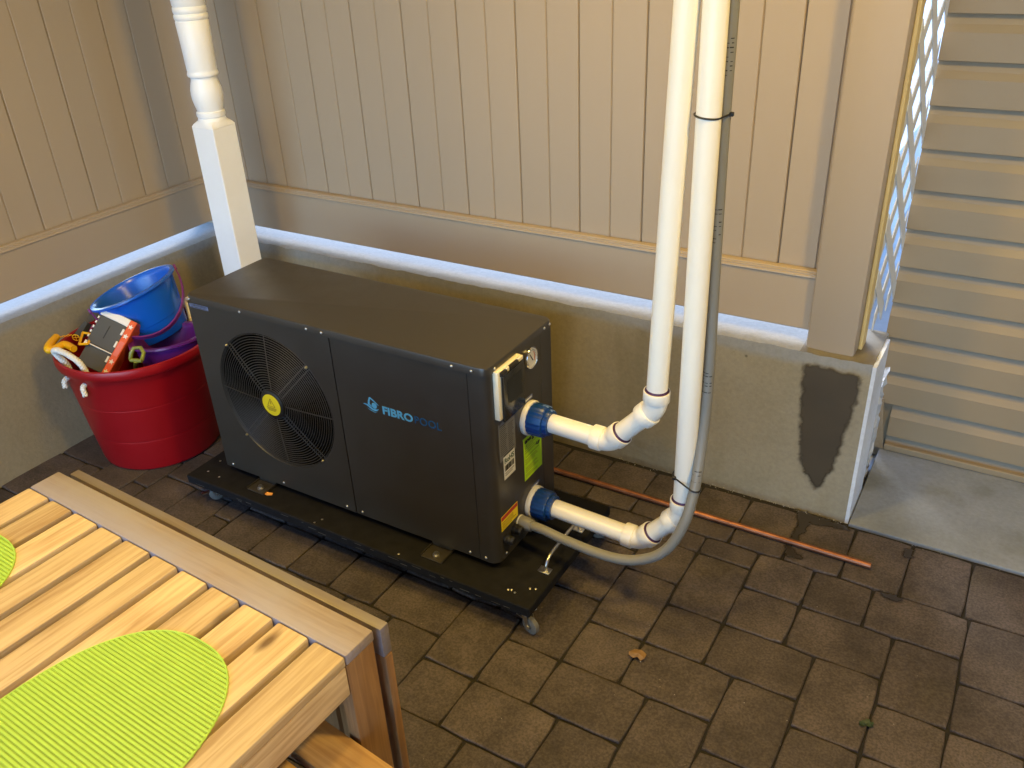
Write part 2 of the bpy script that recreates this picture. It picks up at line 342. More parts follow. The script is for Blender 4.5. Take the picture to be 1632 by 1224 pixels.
M['handle_purple'] = mat('purple_handle', (0.16, 0.02, 0.14), 0.34)
M['toy_grey'] = mat('toy_grey', (0.055, 0.056, 0.052), 0.45)
M['toy_white'] = mat('toy_white', (0.78, 0.74, 0.66), 0.4)
M['toy_orange'] = mat('toy_orange', (0.72, 0.10, 0.022), 0.4)
M['toy_pink'] = mat('toy_coral', (0.72, 0.16, 0.11), 0.4)
M['toy_yellow'] = mat('toy_yellow', (0.80, 0.42, 0.006), 0.35)
M['toy_green'] = mat('toy_olive', (0.20, 0.21, 0.02), 0.4)
M['wood_y'] = wood('acacia_slat', (0.32, 0.195, 0.105), (0.66, 0.53, 0.38), 0.5, 'y', 0.2)
M['wood_x'] = wood('acacia_board', (0.36, 0.19, 0.065), (0.58, 0.37, 0.155), 0.42, 'x')
M['wood_z'] = wood('acacia_leg', (0.13, 0.062, 0.024), (0.30, 0.165, 0.07), 0.45, 'z')
M['wood_grey'] = wood('weathered_skylit_board', (0.17, 0.11, 0.085), (0.31, 0.25, 0.215), 0.5, 'x', 0.05, (0.30, 0.285, 0.33))  # weathered brown, with the sky's lavender reflection mixed into the grey
M['wood_greyz'] = wood('weathered_leaf', (0.12, 0.056, 0.022), (0.26, 0.14, 0.06), 0.45, 'z', 0.1)
M['wood_leaf'] = wood('grey_leaf_board', (0.12, 0.085, 0.075), (0.20, 0.165, 0.155), 0.45, 'x', 0.03, (0.18, 0.17, 0.20))
M['mat_green'] = mat('lime_vinyl', (0.38, 0.61, 0.085), 0.5, var=0.04, vscale=40)
M['yellow_label'] = mat('yellow_label', (0.78, 0.62, 0.01), 0.5)
M['ink'] = mat('label_ink', (0.02, 0.02, 0.015), 0.6)
M['ink_brown'] = mat('brown_ink', (0.30, 0.18, 0.01), 0.6)
M['green_label'] = mat('lime_label', (0.42, 0.66, 0.012), 0.45)
M['grey_label'] = mat('grey_label', (0.145, 0.145, 0.14), 0.45, var=0.05)
M['white_label'] = mat('white_label', (0.66, 0.65, 0.58), 0.5)
M['red_label'] = mat('red_label', (0.45, 0.03, 0.015), 0.5)
M['blue_label'] = mat('blue_label', (0.16, 0.18, 0.28), 0.5)
M['rohs_ink'] = mat('rohs_ink', (0.05, 0.11, 0.06), 0.6)
M['logo_light'] = mat('logo_light_blue', (0.10, 0.40, 0.66), 0.4)
M['logo_dark'] = mat('logo_dark_blue', (0.006, 0.085, 0.22), 0.4)
M['gauge'] = mat('gauge_face', (0.60, 0.58, 0.53), 0.4)
M['leaf_dry'] = mat('dry_leaf', (0.20, 0.115, 0.05), 0.8, var=0.25, vscale=80)
M['weed'] = mat('weed_leaf', (0.018, 0.036, 0.012), 0.6, var=0.2, vscale=60)
M['peel'] = mat('orange_peel', (0.75, 0.30, 0.05), 0.6, var=0.2, vscale=90)
M['lamp_glow'] = mat('lamp_diffuser', (0.8, 0.78, 0.7), 0.5, emit=(LAMP_COL, 1.0))

# ------------------------------------------------------------------ ground and paving
bm = B(); S = 250
for a in ((-S, -S, -0.06), (S, -S, -0.06), (S, S, -0.06), (-S, S, -0.06)): bm.verts.new(a)
bm.faces.new(bm.verts[:]); tag(obj('ground', bm, M['soil']), kind='structure')

bm = B(); box(bm, (-2.76, -3.4, -0.055), (3.2, 2.25, -0.0085))
patio = tag(obj('patio', bm, M['sand']), kind='structure')
U = 0.077
def paver_mesh(w, h, seed):
    rnd = random.Random(seed); bm = B(); g = 0.0016; n = 4
    def outline(inset, z, jit):
        x0, x1, y0, y1 = g+inset, w*U-g-inset, g+inset, h*U-g-inset; out = []
        for (ax, ay, bx, by) in ((x0, y0, x1, y0), (x1, y0, x1, y1), (x1, y1, x0, y1), (x0, y1, x0, y0)):
            for k in range(n):
                t = k/n; c = 0.0036 if k == 0 else 0
                cx, cy = (x0+x1)/2, (y0+y1)/2
                px, py = ax+(bx-ax)*t, ay+(by-ay)*t
                px += c*(1 if px < cx else -1); py += c*(1 if py < cy else -1)
                j = jit[len(out)]
                out.append(bm.verts.new((px+j[0]-w*U/2, py+j[1]-h*U/2, z)))
        return out
    jit = [(rnd.uniform(-.0010, .0010), rnd.uniform(-.0010, .0010)) for _ in range(4*n)]
    rings = [outline(0, -0.05, jit), outline(0, -0.0045, jit), outline(0.0010, -0.0016, jit), outline(0.0040, 0.0, [(a*.4, b*.4) for a, b in jit])]
    for a, b in zip(rings, rings[1:]):
        for k in range(4*n): bm.faces.new((a[k], a[(k+1) % (4*n)], b[(k+1) % (4*n)], b[k]))
    bm.faces.new(rings[-1])
    bmesh.ops.recalc_face_normals(bm, faces=bm.faces)
    me = bpy.data.meshes.new('paver'); bm.to_mesh(me); bm.free(); me.materials.append(M['paver']); return me
PM = {}
def paver(i0, i1, j0, j1, y_shift=0.0):
    w, h = i1-i0, j1-j0; v = random.randrange(3)
    if (w, h, v) not in PM: PM[(w, h, v)] = paver_mesh(w, h, w*100+h*10+v)
    o = bpy.data.objects.new('paver', PM[(w, h, v)]); col.objects.link(o); o.parent = patio
    o.location = (-0.59+U*(i0+i1)/2, 1.957-U*(j0+j1)/2+y_shift, random.uniform(-0.0026, 0.0006))
    o.rotation_euler = (random.uniform(-.007, .007), random.uniform(-.007, .007), random.uniform(-.004, .004))
FIX = [(2, 4, 0, 2), (4, 6, 0, 2), (6, 9, 0, 2), (4, 7, 2, 4), (2, 4, 2, 4), (7, 9, 2, 5), (2, 5, 4, 6), (5, 7, 4, 7), (9, 11, 0, 3), (9, 11, 3, 5),
       (7, 9, 5, 7), (0, 2, 1, 4), (0, 2, 0, 1), (0, 2, 4, 6), (-2, 0, 3, 6), (-2, 0, 1, 3), (-2, 0, 0, 1), (-2, 0, 6, 8), (0, 3, 6, 8), (3, 5, 6, 9), (5, 7, 7, 9),
       (-2, 1, 8, 10), (1, 3, 8, 11), (-4, -2, 8, 10), (-6, -4, 7, 10), (-4, -1, 10, 12), (-1, 1, 10, 13), (-6, -4, 10, 12), (3, 6, 9, 11), (-4, -2, 5, 8),
       (-15, -13, 7, 9), (-13, -11, 7, 9), (-11, -9, 7, 9), (-9, -6, 7, 9), (-4, -2, 0, 2), (-6, -4, 0, 3), (-4, -2, 2, 5)]
I0, I1, J0, J1 = -28, 19, 0, 23
used = set()
def cells(p): return [(i, j) for i in range(p[0], p[1]) for j in range(p[2], p[3])]
for p in FIX:
    assert not any(c in used for c in cells(p)), p
    used.update(cells(p)); paver(*p)
for j in range(J0, J1):
    for i in range(I0, I1):
        if (i, j) in used: continue
        opts = [(3, 2), (2, 3), (2, 2), (3, 2), (2, 3)]; random.shuffle(opts); done = False
        for w, h in opts + [(2, 1), (1, 2), (1, 1)]:
            p = (i, i+w, j, j+h)
            if i+w <= I1 and j+h <= J1+2 and not any(c in used for c in cells(p)):
                used.update(cells(p)); paver(*p); break
for k in range(-14, 10):       # border course along the back wall
    i = k*2+0.8
    if -0.59+U*(i+2) > 0.9 or -0.59+U*i < -2.78: continue
    v = random.randrange(3); key = (2, 3, v)
    if key not in PM: PM[key] = paver_mesh(2, 3, 230+v)
    o = bpy.data.objects.new('paver', PM[key]); col.objects.link(o); o.parent = patio
    o.location = (-0.59+U*(i+1), 1.957+U*1.5, random.uniform(-.0016, .0012)); o.rotation_euler = (0, 0, random.uniform(-.003, .003))
# the paving that runs on behind the camera and to the right, too far round to see singly
bm = B(); rr = random.Random(3)
def far_field(x0, x1, y0, y1):
    x = x0
    while x < x1-0.01:
        y = y0 - (rr.random()*U)
        while y < y1-0.01:
            h = rr.choice((2, 3))*U; yb = min(y+h, y1)
            if yb-max(y, y0) > .02: box(bm, (x+.002, max(y, y0)+.002, -.05), (min(x+2*U, x1)-.002, yb-.002, rr.uniform(-.0015, .001)), 0.002)
            y += h
        x += 2*U
far_field(-2.75, 3.1, -3.3, 1.957-U*25-0.002); far_field(-0.59+U*19+.16, 3.1, 1.957-U*25+.002, 2.17)
obj('far_paver', bm, M['paver'], patio, kind='stuff')
# damp patches on the paving
from mathutils import noise as mnoise
def damp_sheet(poly, place, feather, rough_amp, m, parent):
    """fine grid over a polygon; attribute damp falls off across a ragged edge. Returns the arguments for put_sheet."""
    xs = [p[0] for p in poly]; ys = [p[1] for p in poly]; st = .005
    n = len(poly)
    def sd(x, y):
        ins = False; dmin = 9
        for a in range(n):
            (x1, y1), (x2, y2) = poly[a], poly[(a+1) % n]
            if (y1 > y) != (y2 > y) and x < (x2-x1)*(y-y1)/(y2-y1)+x1: ins = not ins
            dx, dy = x2-x1, y2-y1; tt = max(0, min(1, ((x-x1)*dx+(y-y1)*dy)/(dx*dx+dy*dy+1e-12))); dmin = min(dmin, math.hypot(x-x1-tt*dx, y-y1-tt*dy))
        return dmin if ins else -dmin
    bm = B(); lay = bm.verts.layers.float.new('damp'); grid = {}
    x0, x1_, y0, y1_ = min(xs)-.012, max(xs)+.012, min(ys)-.012, max(ys)+.012
    nx, ny = int((x1_-x0)/st)+1, int((y1_-y0)/st)+1
    for a in range(nx+1):
        for b_ in range(ny+1):
            x, y = x0+a*st, y0+b_*st; d = sd(x, y) + rough_amp*(mnoise.noise(Vector((x*45, y*45, 1.7)))*.6+mnoise.noise(Vector((x*140, y*140, 5.1)))*.4)
            v = bm.verts.new(place(x, y)); f = max(0, min(1, d/feather+.5)); v[lay] = f*f*(3-2*f); grid[(a, b_)] = v
    for a in range(nx):
        for b_ in range(ny):
            q = [grid[(a, b_)], grid[(a+1, b_)], grid[(a+1, b_+1)], grid[(a, b_+1)]]
            if max(v[lay] for v in q) > 0.001: bm.faces.new(q)
    bmesh.ops.delete(bm, geom=[v for v in bm.verts if not v.link_faces], context='VERTS')
    return bm, m, parent, True
for pl in ([(-0.40, 2.20), (-0.25, 2.187), (-0.24, 2.165), (-0.345, 2.15), (-0.352, 2.09), (-0.36, 2.02), (-0.32, 1.985), (-0.37, 1.97), (-0.385, 2.04), (-0.37, 2.12)],
           [(-0.115, 1.955), (-0.05, 1.952), (-0.065, 1.93), (-0.11, 1.935)], [(-.09, 2.16), (-.06, 2.165), (-.062, 2.13), (-.08, 2.12)]):
    obj('damp_patch', *damp_sheet(pl, lambda u, v: (u, v, .0020), .008, .014, M['wet_paver'], patio))

# concrete pad before the house wall
bm = B(); box(bm, (-0.247, 2.200, -0.05), (3.2, 2.70, 0.003), 0.002); tag(obj('pavement', bm, M['pad']), kind='structure')
# pale ground behind the fence
bm = B(); box(bm, (-9, 2.455, -0.05), (-0.60, 9, 0.47)); box(bm, (-9, -4, -0.05), (-3.05, 2.44, 0.47))
tag(obj('path', bm, M['soil']), kind='structure')

# ------------------------------------------------------------------ concrete walls
WT = 0.520
def wall_block(bm, lo, hi, seed, nx, ny, nz, top_amp=0.006, chip=(0, 1)):
    """subdivided block whose upper front edge is uneven"""
    rnd = random.Random(seed); lo, hi = Vector(lo), Vector(hi)
    box(bm, lo, hi)
    for ax, k in ((0, nx), (1, ny), (2, nz)):
        for i in range(1, k):
            co = Vector((0, 0, 0)); co[ax] = lo[ax]+(hi[ax]-lo[ax])*i/k; no = Vector((0, 0, 0)); no[ax] = 1
            bmesh.ops.bisect_plane(bm, geom=bm.verts[:]+bm.edges[:]+bm.faces[:], plane_co=co, plane_no=no)
    for v in bm.verts:
        if v.co.z > hi.z-1e-4:
            v.co.z += rnd.uniform(-top_amp, top_amp*0.4)
t = thing('concrete_wall', 'low olive grey concrete wall under the back fence, damp stain at its end', 'wall', (-1.5, 2.3, 0))
bm = B(); wall_block(bm, (-2.738, 2.21, -0.05), (-0.26, 2.43, WT), 2, 90, 4, 8, .0018)
for v in bm.verts:                      # roughly rounded arris
    if v.co.y < 2.212 and v.co.z > WT-0.012: v.co.y += random.uniform(0.003, 0.008); v.co.z -= random.uniform(0.001, 0.004)
wb = obj('wall_body', bm, M['wall'], t, True, 30)
wb.data.materials.append(M['wet_top'])
for p in wb.data.polygons:
    c = p.center
    if c.x+wb.parent.location.x > -0.455 and c.z > WT-0.035: p.material_index = 1
bm = B(); wall_block(bm, (-0.26, 2.2105, -0.05), (-0.25, 2.395, WT-.004), 3, 1, 8, 10, .004)
obj('daylit_end', bm, M['end_face'], t, True)
bm = B(); rnd = random.Random(9); wall_block(bm, (-0.33, 2.397, -0.05), (-0.262, 2.60, 0.325), 8, 4, 12, 16, 0.03)
for v in bm.verts:
    v.co += Vector((rnd.uniform(-.009, .009), rnd.uniform(-.004, .004), rnd.uniform(-.008, .008)))
obj('broken_end', bm, M['rubble'], t, True)
# damp stain running down from the fence post
obj('damp_stain', *damp_sheet([(-0.437, .482), (-0.40, .487), (-0.35, .484), (-0.292, .478), (-0.286, .458), (-0.286, .40), (-0.293, .385), (-0.288, .372), (-0.298, .33), (-0.308, .23), (-0.318, .17), (-0.332, .14), (-0.345, .10), (-0.354, .085), (-0.366, .105), (-0.392, .135), (-0.410, .175), (-0.418, .25), (-0.428, .32), (-0.433, .40)], lambda u, v: (u, 2.2083, v), .018, .012, M['wet'], t))
t = thing('concrete_wall', 'low concrete wall behind the red tub, under the left fence', 'wall', (-2.86, 0.5, 0))
bm = B(); wall_block(bm, (-2.96, -3.3, -0.05), (-2.74, 2.43, WT), 5, 4, 90, 8, .0018)
for v in bm.verts:
    if v.co.x > -2.742 and v.co.z > WT-0.012: v.co.x -= random.uniform(0.003, 0.008); v.co.z -= random.uniform(0.001, 0.004)
obj('wall_body', bm, M['wall_left'], t, True, 30)

# ------------------------------------------------------------------ vinyl fences
FT = 2.40
def board_mesh(w):
    """tongue and groove board, along +X, front at -Y, V groove in the middle and half grooves at the joints"""
    bm = B(); d = 0.022; h = 0.0075
    pr = [(0.0006, h), (0.0030, 0.0006), (0.0040, 0), (w/2-0.0032, 0), (w/2-.0026, .0006), (w/2, 0.0052), (w/2+.0026, .0006), (w/2+0.0032, 0), (w-0.0040, 0), (w-0.0030, 0.0006), (w-0.0006, h), (w-.0006, d), (.0006, d)]
    prism(bm, [(x, y, 0) for x, y in pr], (0, 0, 1.0)); bmesh.ops.recalc_face_normals(bm, faces=bm.faces)
    me = bpy.data.meshes.new('board'); bm.to_mesh(me); bm.free(); me.materials.append(M['vinyl']); return me
def rail_prof(front, top, bot):
    """cross section (depth, z): moulded cap of three small ridges over a flat face; depth grows away from the viewer"""
    f = front
    return [(f+.028, top), (f+.010, top), (f+.007, top-.002), (f+.007, top-.0055), (f+.0035, top-.0065), (f+.0035, top-.0115), (f, top-.0125), (f-.001, top-.0165), (f+.0005, top-.0185), (f+.0035, top-.020), (f+.0035, bot+.003), (f+.0055, bot), (f+.030, bot)]
def fence(name, label, org, along, inward, n0, w, length, start):
    """along: unit vector of the run, inward: unit vector from the viewer into the fence"""
    t = thing(name, label, 'fence', org); along, inward = Vector(along), Vector(inward); up = Vector((0, 0, 1))
    me = board_mesh(w); ang = math.atan2(along.y, along.x)
    x = start; flip = along.cross(inward).z < 0
    while x < length-0.02:
        o = bpy.data.objects.new('board', me); col.objects.link(o); o.parent = t
        if not flip: o.rotation_euler = (0, 0, ang); o.location = along*x + inward*0.0
        else: o.rotation_euler = (0, 0, ang+math.pi); o.location = along*(x+w) + inward*0.0
        o.location.z = 0.70; o.scale = (1, 1, FT-0.08-0.70); x += w
    for nm, tp, bt in (('bottom_rail', 0.7285, 0.5565), ('top_rail', FT, FT-0.14)):
        bm = B(); prism(bm, [along*(start-0.05)+inward*(d-0.035)+up*z for d, z in rail_prof(0, tp, bt)], along*(length-start+0.045)); obj(nm, bm, M['vinyl'], t)
    return t
BW = 0.2050
tb = fence('vinyl_fence', 'tan vinyl plank fence along the back, behind the heat pump', (-2.83, 2.303, 0), (1, 0, 0), (0, 1, 0), 0, BW, 2.39, 0.115-BW/2)
bm = B(); box(bm, (-0.4445, 2.240, WT-.006), (-0.3165, 2.368, FT), 0.007, 2); obj('post', bm, M['vinyl'], tb, True, 40)
bm = B(); box(bm, (-0.3160, 2.290, WT-.004), (-0.3060, 2.345, FT), 0.002); obj('channel', bm, M['channel'], tb, True)
bm = B(); box(bm, (-2.945, 2.300, WT-.02), (-2.838, 2.415, FT), 0.007, 2); obj('corner_post', bm, M['vinyl'], tb, True, 40)
tl = fence('vinyl_fence', 'tan vinyl plank fence on the left, above the red tub', (-2.832, 2.30, 0), (0, -1, 0), (-1, 0, 0), 0, 0.208, 5.5, 0.092-0.208)

# ------------------------------------------------------------------ house wall with lap siding
t = thing('house_wall', 'tan lap siding wall of the house at the right edge', 'house wall', (1.2, 2.68, 0))
SH = 0.1165; z0 = 1.332-SH*12
bm = B(); h = SH
for k in range(-0, 21):
    zb = 0.0505 + SH*(k-1); xs = -0.292
    if zb < 0.12: xs = -0.235
    elif zb < 0.25: xs = -0.272
    y = 2.677; lo = max(zb, 0.012)
    pr = [(y+.004, lo), (y-.0200, lo), (y-.0220, lo+.002), (y-.0200, zb+h*0.615), (y-.0185, zb+h*0.635), (y-.0085, zb+h*0.78), (y-.0005, zb+h*1.0), (y-.0005, zb+h*1.06), (y+.004, zb+h*1.06)]
    b2 = B(); prism(b2, [(xs, a, b) for a, b in pr], (3.3+xs*0, 0, 0)); obj('siding_course', b2, M['siding'], t, True)
bm.free()
bm = B(); prism(bm, [(-0.262, 2.644, 0.0045), (-0.236, 2.644, 0.0045), (-0.262, 2.644, 0.187), (-0.288, 2.644, 0.187)], (0, .010, 0)); obj('edge_trim', bm, M['siding'], t, True)
bm = B(); box(bm, (-0.2345, 2.640, 0.0045), (3.0, 2.6545, 0.026), 0.002); obj('base_trim', bm, M['siding'], t, True)
bm = B(); box(bm, (-0.285, 2.684, -0.05), (7.0, 4.5, 3.2)); obj('light_block', bm, M['siding'], t, True)  # plain unseen block behind the siding, added to stop light

# ------------------------------------------------------------------ lattice between fence and house
t = thing('lattice_panel', 'white plastic diagonal lattice between fence post and siding', 'lattice', (-0.302, 2.345, WT))
YA, YB, ZA, ZB_ = 2.347, 2.655, 0.545, 2.39
def lat_slat(z0, s, x):
    w = 0.038*math.sqrt(2)/2
    ya, yb = YA, YB
    def zc(y): return z0 + s*(y-YA)
    # clip in y so that the slat stays in the panel
    if s > 0: ya = max(ya, YA+(ZA-z0)); yb = min(yb, YA+(ZB_-z0))
    else: ya = max(ya, YA+(z0-ZB_)); yb = min(yb, YA+(z0-ZA))
    if yb-ya < 0.03: return
    xo = lambda y: x+(y-YA)*0.046
    b = B(); prism(b, [(xo(ya), ya, zc(ya)-w), (xo(yb), yb, zc(yb)-w), (xo(yb), yb, zc(yb)+w), (xo(ya), ya, zc(ya)+w)], (0.0032, 0, 0))
    obj('slat', b, M['lattice'], t, True)
for k in range(-3, 13):
    lat_slat(0.47+0.156*k, 1, -0.3105); 
for k in range(0, 16):
    lat_slat(0.55+0.156*k, -1, -0.3072)

# ------------------------------------------------------------------ porch ceiling and its lamps
bm = B(); box(bm, (-3.02, -1.5, 2.46), (2.2, 2.72, 2.52)); tag(obj('ceiling', bm, M['ceil']), kind='structure')
for k, (lx, ly, pw) in enumerate(LAMPS):
    t = thing('ceiling_light', ('round flat warm ceiling light above the concrete pad corner', 'round flat warm ceiling light above the slatted table', 'round flat warm ceiling light above the heat pump')[k], 'ceiling light', (lx, ly, 2.46))
    bm = B(); lathe(bm, [(0.130, -.001), (0.132, -.012), (0.146, -.012), (0.150, -.001)], 40); obj('trim_ring', bm, M['white_paint'], t, smooth=True)
    bm = B(); lathe(bm, [(0.0001, -.003), (0.1305, -.003)], 40); obj('diffuser', bm, M['lamp_glow'], t)
    ld = bpy.data.lights.new('ceiling_lamp', 'AREA'); ld.shape = 'DISK'; ld.size = LAMP_SIZE; ld.energy = pw; ld.color = LAMP_COL
    lo = bpy.data.objects.new('ceiling_lamp', ld); col.objects.link(lo); lo.parent = t; lo.location = (0, 0, -0.008)

# unseen wall added on the right to keep side daylight off the left fence
t = thing('daylight_blocker', 'added unseen wall on the right that blocks side daylight from the porch', 'house wall', (1.7, -1.0, 0))
bm = B(); box(bm, (1.62, -3.2, 0.0), (1.9, 1.95, 2.4555)); box(bm, (1.62, -3.2, 2.456), (1.9, -1.52, 5.6)); obj('wall_body', bm, M['siding'], t, True)

# ------------------------------------------------------------------ turned porch post
t = thing('porch_post', 'white turned porch post with square base behind the heat pump', 'post', (-2.382, 1.998, 0))
bm = B(); w = 0.0495
box(bm, (-w, -w, 0), (w, w, 1.022), 0.002)
obj('square_base', bm, M['white_paint'], t)
bm = B()          # shoulder: square turning into round
n = 48; rings = []
for s, z in ((0, 1.022), (0.35, 1.031), (0.7, 1.037), (1, 1.041)):
    ring = []
    for k in range(n):
        a = 2*math.pi*k/n + math.pi/4; sq = w/max(abs(math.cos(a)), abs(math.sin(a))); ring.append(bm.verts.new((math.cos(a)*(sq*(1-s)+0.0455*s), math.sin(a)*(sq*(1-s)+0.0455*s), z-0.018*(1-s)*(max(0, sq/w-1))/0.414*0)))
    rings.append(ring)
for a, b in zip(rings, rings[1:]):
    for k in range(n): bm.faces.new((a[k], a[(k+1) % n], b[(k+1) % n], b[k]))
bm.faces.new(rings[-1]); obj('shoulder', bm, M['white_paint'], t, smooth=28)
bm = B()
pf = [(0.046, 1.040), (0.0445, 1.047), (0.042, 1.050), (0.0455, 1.053), (0.0465, 1.060), (0.0455, 1.068), (0.0415, 1.0715), (0.0425, 1.076), (0.046, 1.090), (0.0495, 1.108), (0.0505, 1.123), (0.0495, 1.138), (0.046, 1.153), (0.0422, 1.166), (0.041, 1.174), (0.0425, 1.178), (0.0475, 1.180), (0.0495, 1.186), (0.0475, 1.193), (0.0465, 1.1955), (0.0472, 1.198),
      (0.0490, 1.27), (0.0515, 1.344), (0.0490, 1.3475), (0.0518, 1.351), (0.0530, 1.357), (0.0518, 1.364), (0.0485, 1.367), (0.0515, 1.370), (0.0525, 1.377), (0.0515, 1.385), (0.0485, 1.388), (0.0510, 1.391), (0.052, 1.43), (0.054, 1.6), (0.052, 1.8), (0.046, 1.95), (0.05, 1.96), (0.05, 1.98), (0.042, 2.0), (0.050, 2.05), (0.046, 2.1), (0.046, 2.11)]
lathe(bm, pf, 40); obj('turned_shaft', bm, M['white_paint'], t, smooth=40)
bm = B(); box(bm, (-w, -w, 2.11), (w, w, 2.46), 0.002); obj('square_head', bm, M['white_paint'], t)

# ------------------------------------------------------------------ heat pump
PX0, PX1, PY0, PY1, PZ0, PZ1 = -1.985, -0.980, 1.445, 1.755, 0.122, 0.706
hp = thing('heat_pump', 'dark grey pool heat pump with round fan grille on a black dolly', 'heat pump', ((PX0+PX1)/2, (PY0+PY1)/2, 0.10))
FC = (-1.704, 0.425); FR = 0.214
def holed_panel(bm, x0, x1, z0, z1, cx, cz, r, y, th, n=64):
    outer = []; inner = []
    for k in range(n):
        a = 2*math.pi*k/n; c, s = math.cos(a), math.sin(a)
        tx = ((x1-cx) if c > 0 else (cx-x0))/max(abs(c), 1e-6); tz = ((z1-cz) if s > 0 else (cz-z0))/max(abs(s), 1e-6); q = min(tx, tz)
        outer.append((cx+c*q, cz+s*q)); inner.append((cx+c*r, cz+s*r))
    # snap the four corners
    for X, Z in ((x0, z0), (x0, z1), (x1, z0), (x1, z1)):
        k = min(range(n), key=lambda i: (outer[i][0]-X)**2+(outer[i][1]-Z)**2); outer[k] = (X, Z)
    A = [bm.verts.new((x, y, z)) for x, z in outer]; Bv = [bm.verts.new((x, y, z)) for x, z in inner]
    lip = [bm.verts.new((cx+(x-cx)*0.985, y+0.006, cz+(z-cz)*0.985)) for x, z in inner]; sh = [bm.verts.new((cx+(x-cx)*0.985, y+0.010, cz+(z-cz)*0.985)) for x, z in inner]
    D = [bm.verts.new((x, y+th, z)) for x, z in outer]
    for k in range(n):
        j = (k+1) % n
        bm.faces.new((A[k], A[j], Bv[j], Bv[k])); bm.faces.new((Bv[k], Bv[j], lip[j], lip[k])); bm.faces.new((lip[k], lip[j], sh[j], sh[k])); bm.faces.new((A[k], D[k], D[j], A[j]))
TZ = PZ1-0.021
bm = B(); holed_panel(bm, PX0+.001, -1.4595, PZ0, TZ-.001, *FC, FR, PY0, 0.012); obj('fan_panel', bm, M['pump'], hp, True, 30)
bm = B(); box(bm, (-1.4570, PY0, PZ0), (-1.0365, PY0+.012, TZ-.001), .001); obj('service_panel', bm, M['pump'], hp, True)
bm = B(); rc = 0.028; poly = [(-1.0345, PY0)]
for k in range(9):
    a = -math.pi/2+math.pi/2*k/8; poly.append((PX1-rc+rc*math.cos(a), PY0+rc+rc*math.sin(a)))
poly += [(PX1, PY1-.06), (PX1-.012, PY1-.06), (PX1-.012, PY0+.04), (-1.0345, PY0+.04)]
prism(bm, [(x, y, PZ0) for x, y in poly], (0, 0, TZ-.001-PZ0)); obj('side_panel', bm, M['pump'], hp, True, 30)
bm = B(); box(bm, (PX1-.02, PY1-.058, PZ0), (PX1-.001, PY1, TZ-.001), .002); obj('rear_corner_panel', bm, M['pump'], hp, True)
bm = B(); box(bm, (PX0, PY0+.0125, PZ0), (PX0+.01, PY1-.011, TZ-.001), .001); obj('left_panel', bm, M['pump'], hp, True)
bm = B(); box(bm, (PX0, PY1-.01, PZ0), (PX1-.021, PY1, TZ-.001)); obj('back_panel', bm, M['pump'], hp, True)
bm = B(); box(bm, (PX0+.004, PY0+.014, PZ0-.001), (PX1-.014, PY1-.012, PZ0+.012)); obj('base_pan', bm, M['pump_dark'], hp, True)
bm = B(); o = 0.0025; rc = .022
def round_rect(x0, x1, y0, y1, r, n=6):
    out = []
    for cx, cy, a0 in ((x1-r, y0+r, -90), (x1-r, y1-r, 0), (x0+r, y1-r, 90), (x0+r, y0+r, 180)):
        for k in range(n+1): a = R(a0+90*k/n); out.append((cx+r*math.cos(a), cy+r*math.sin(a)))
    return out
rings = []
for ins, z in ((0, TZ-.001), (0, PZ1-.004), (.0012, PZ1-.0012), (.004, PZ1)):
    rings.append([bm.verts.new((x, y, z)) for x, y in round_rect(PX0-o+ins, PX1+o-ins, PY0-o+ins, PY1+o-ins, rc)])
for a, b in zip(rings, rings[1:]):
    for k in range(len(a)): bm.faces.new((a[k], a[(k+1) % len(a)], b[(k+1) % len(a)], b[k]))
bm.faces.new(rings[-1]); bm.faces.new(rings[0][::-1]); obj('top_cover', bm, M['pump'], hp, True, 30)
# fan behind the grille
bm = B(); lathe(bm, [(FR*.985, 0.0102), (FR*.985, 0.128)], 64, (FC[0], PY0, FC[1]), (0, 1, 0)); obj('fan_shroud', bm, M['pump_dark'], hp, True, True)
bm = B(); box(bm, (PX0+.02, PY0+.13, PZ0+.02), (-1.47, PY0+.14, TZ-.03)); obj('coil_backing', bm, M['pump_dark'], hp, True)
bm = B(); lathe(bm, [(0.001, -.03), (0.05, -.03), (0.055, -.02), (0.055, 0.04)], 24, (FC[0], PY0+.085, FC[1]), (0, 1, 0)); fanhub = obj('fan_hub', bm, M['pump_dark'], hp, True, True)
for k in range(3):
    bm = B(); pts0 = []; pts1 = []
    a0 = 2*math.pi*k/3+0.3
    for i in range(8):
        f = i/7; rad = 0.055+0.14*f
        for lst, da, dy in ((pts0, -0.42-0.25*f, 0.035), (pts1, 0.42+0.3*f, -0.018)):
            a = a0+da; lst.append(bm.verts.new((FC[0]+rad*math.cos(a), PY0+.09+dy, FC[1]+rad*math.sin(a))))
    for i in range(7): bm.faces.new((pts0[i], pts0[i+1], pts1[i+1], pts1[i]))
    obj('fan_blade', bm, M['pump_dark'], hp, True)
# wire grille
bm = B(); GY = PY0-.002
def dome(r): return GY+0.004-0.012*math.cos(min(1, r/FR)*math.pi/2)
nr = 23
for k in range(nr):
    r = 0.046+(FR-.004-0.046)*k/(nr-1)
    tube(bm, [(FC[0]+r*math.cos(2*math.pi*i/72), dome(r), FC[1]+r*math.sin(2*math.pi*i/72)) for i in range(72)], 0.00115, 4, closed=True)
grille = obj('fan_grille', bm, M['wire'], hp, True, True, kind='stuff')
for a, dbl in ((45, 1), (135, 1), (225, 1), (315, 1), (0, 0), (90, 0), (180, 0), (270, 0)):
    for off in ((-.0075, .0075) if dbl else (0,)):
        bm = B(); c, s = math.cos(R(a)), math.sin(R(a)); pts = []
        for i in range(8):
            r = 0.040+(FR+.004-0.040)*i/7; pts.append((FC[0]+r*c-off*s, dome(r)+.003, FC[1]+r*s+off*c))
        tube(bm, pts, 0.0017, 5); obj('spoke', bm, M['wire'], grille, True)
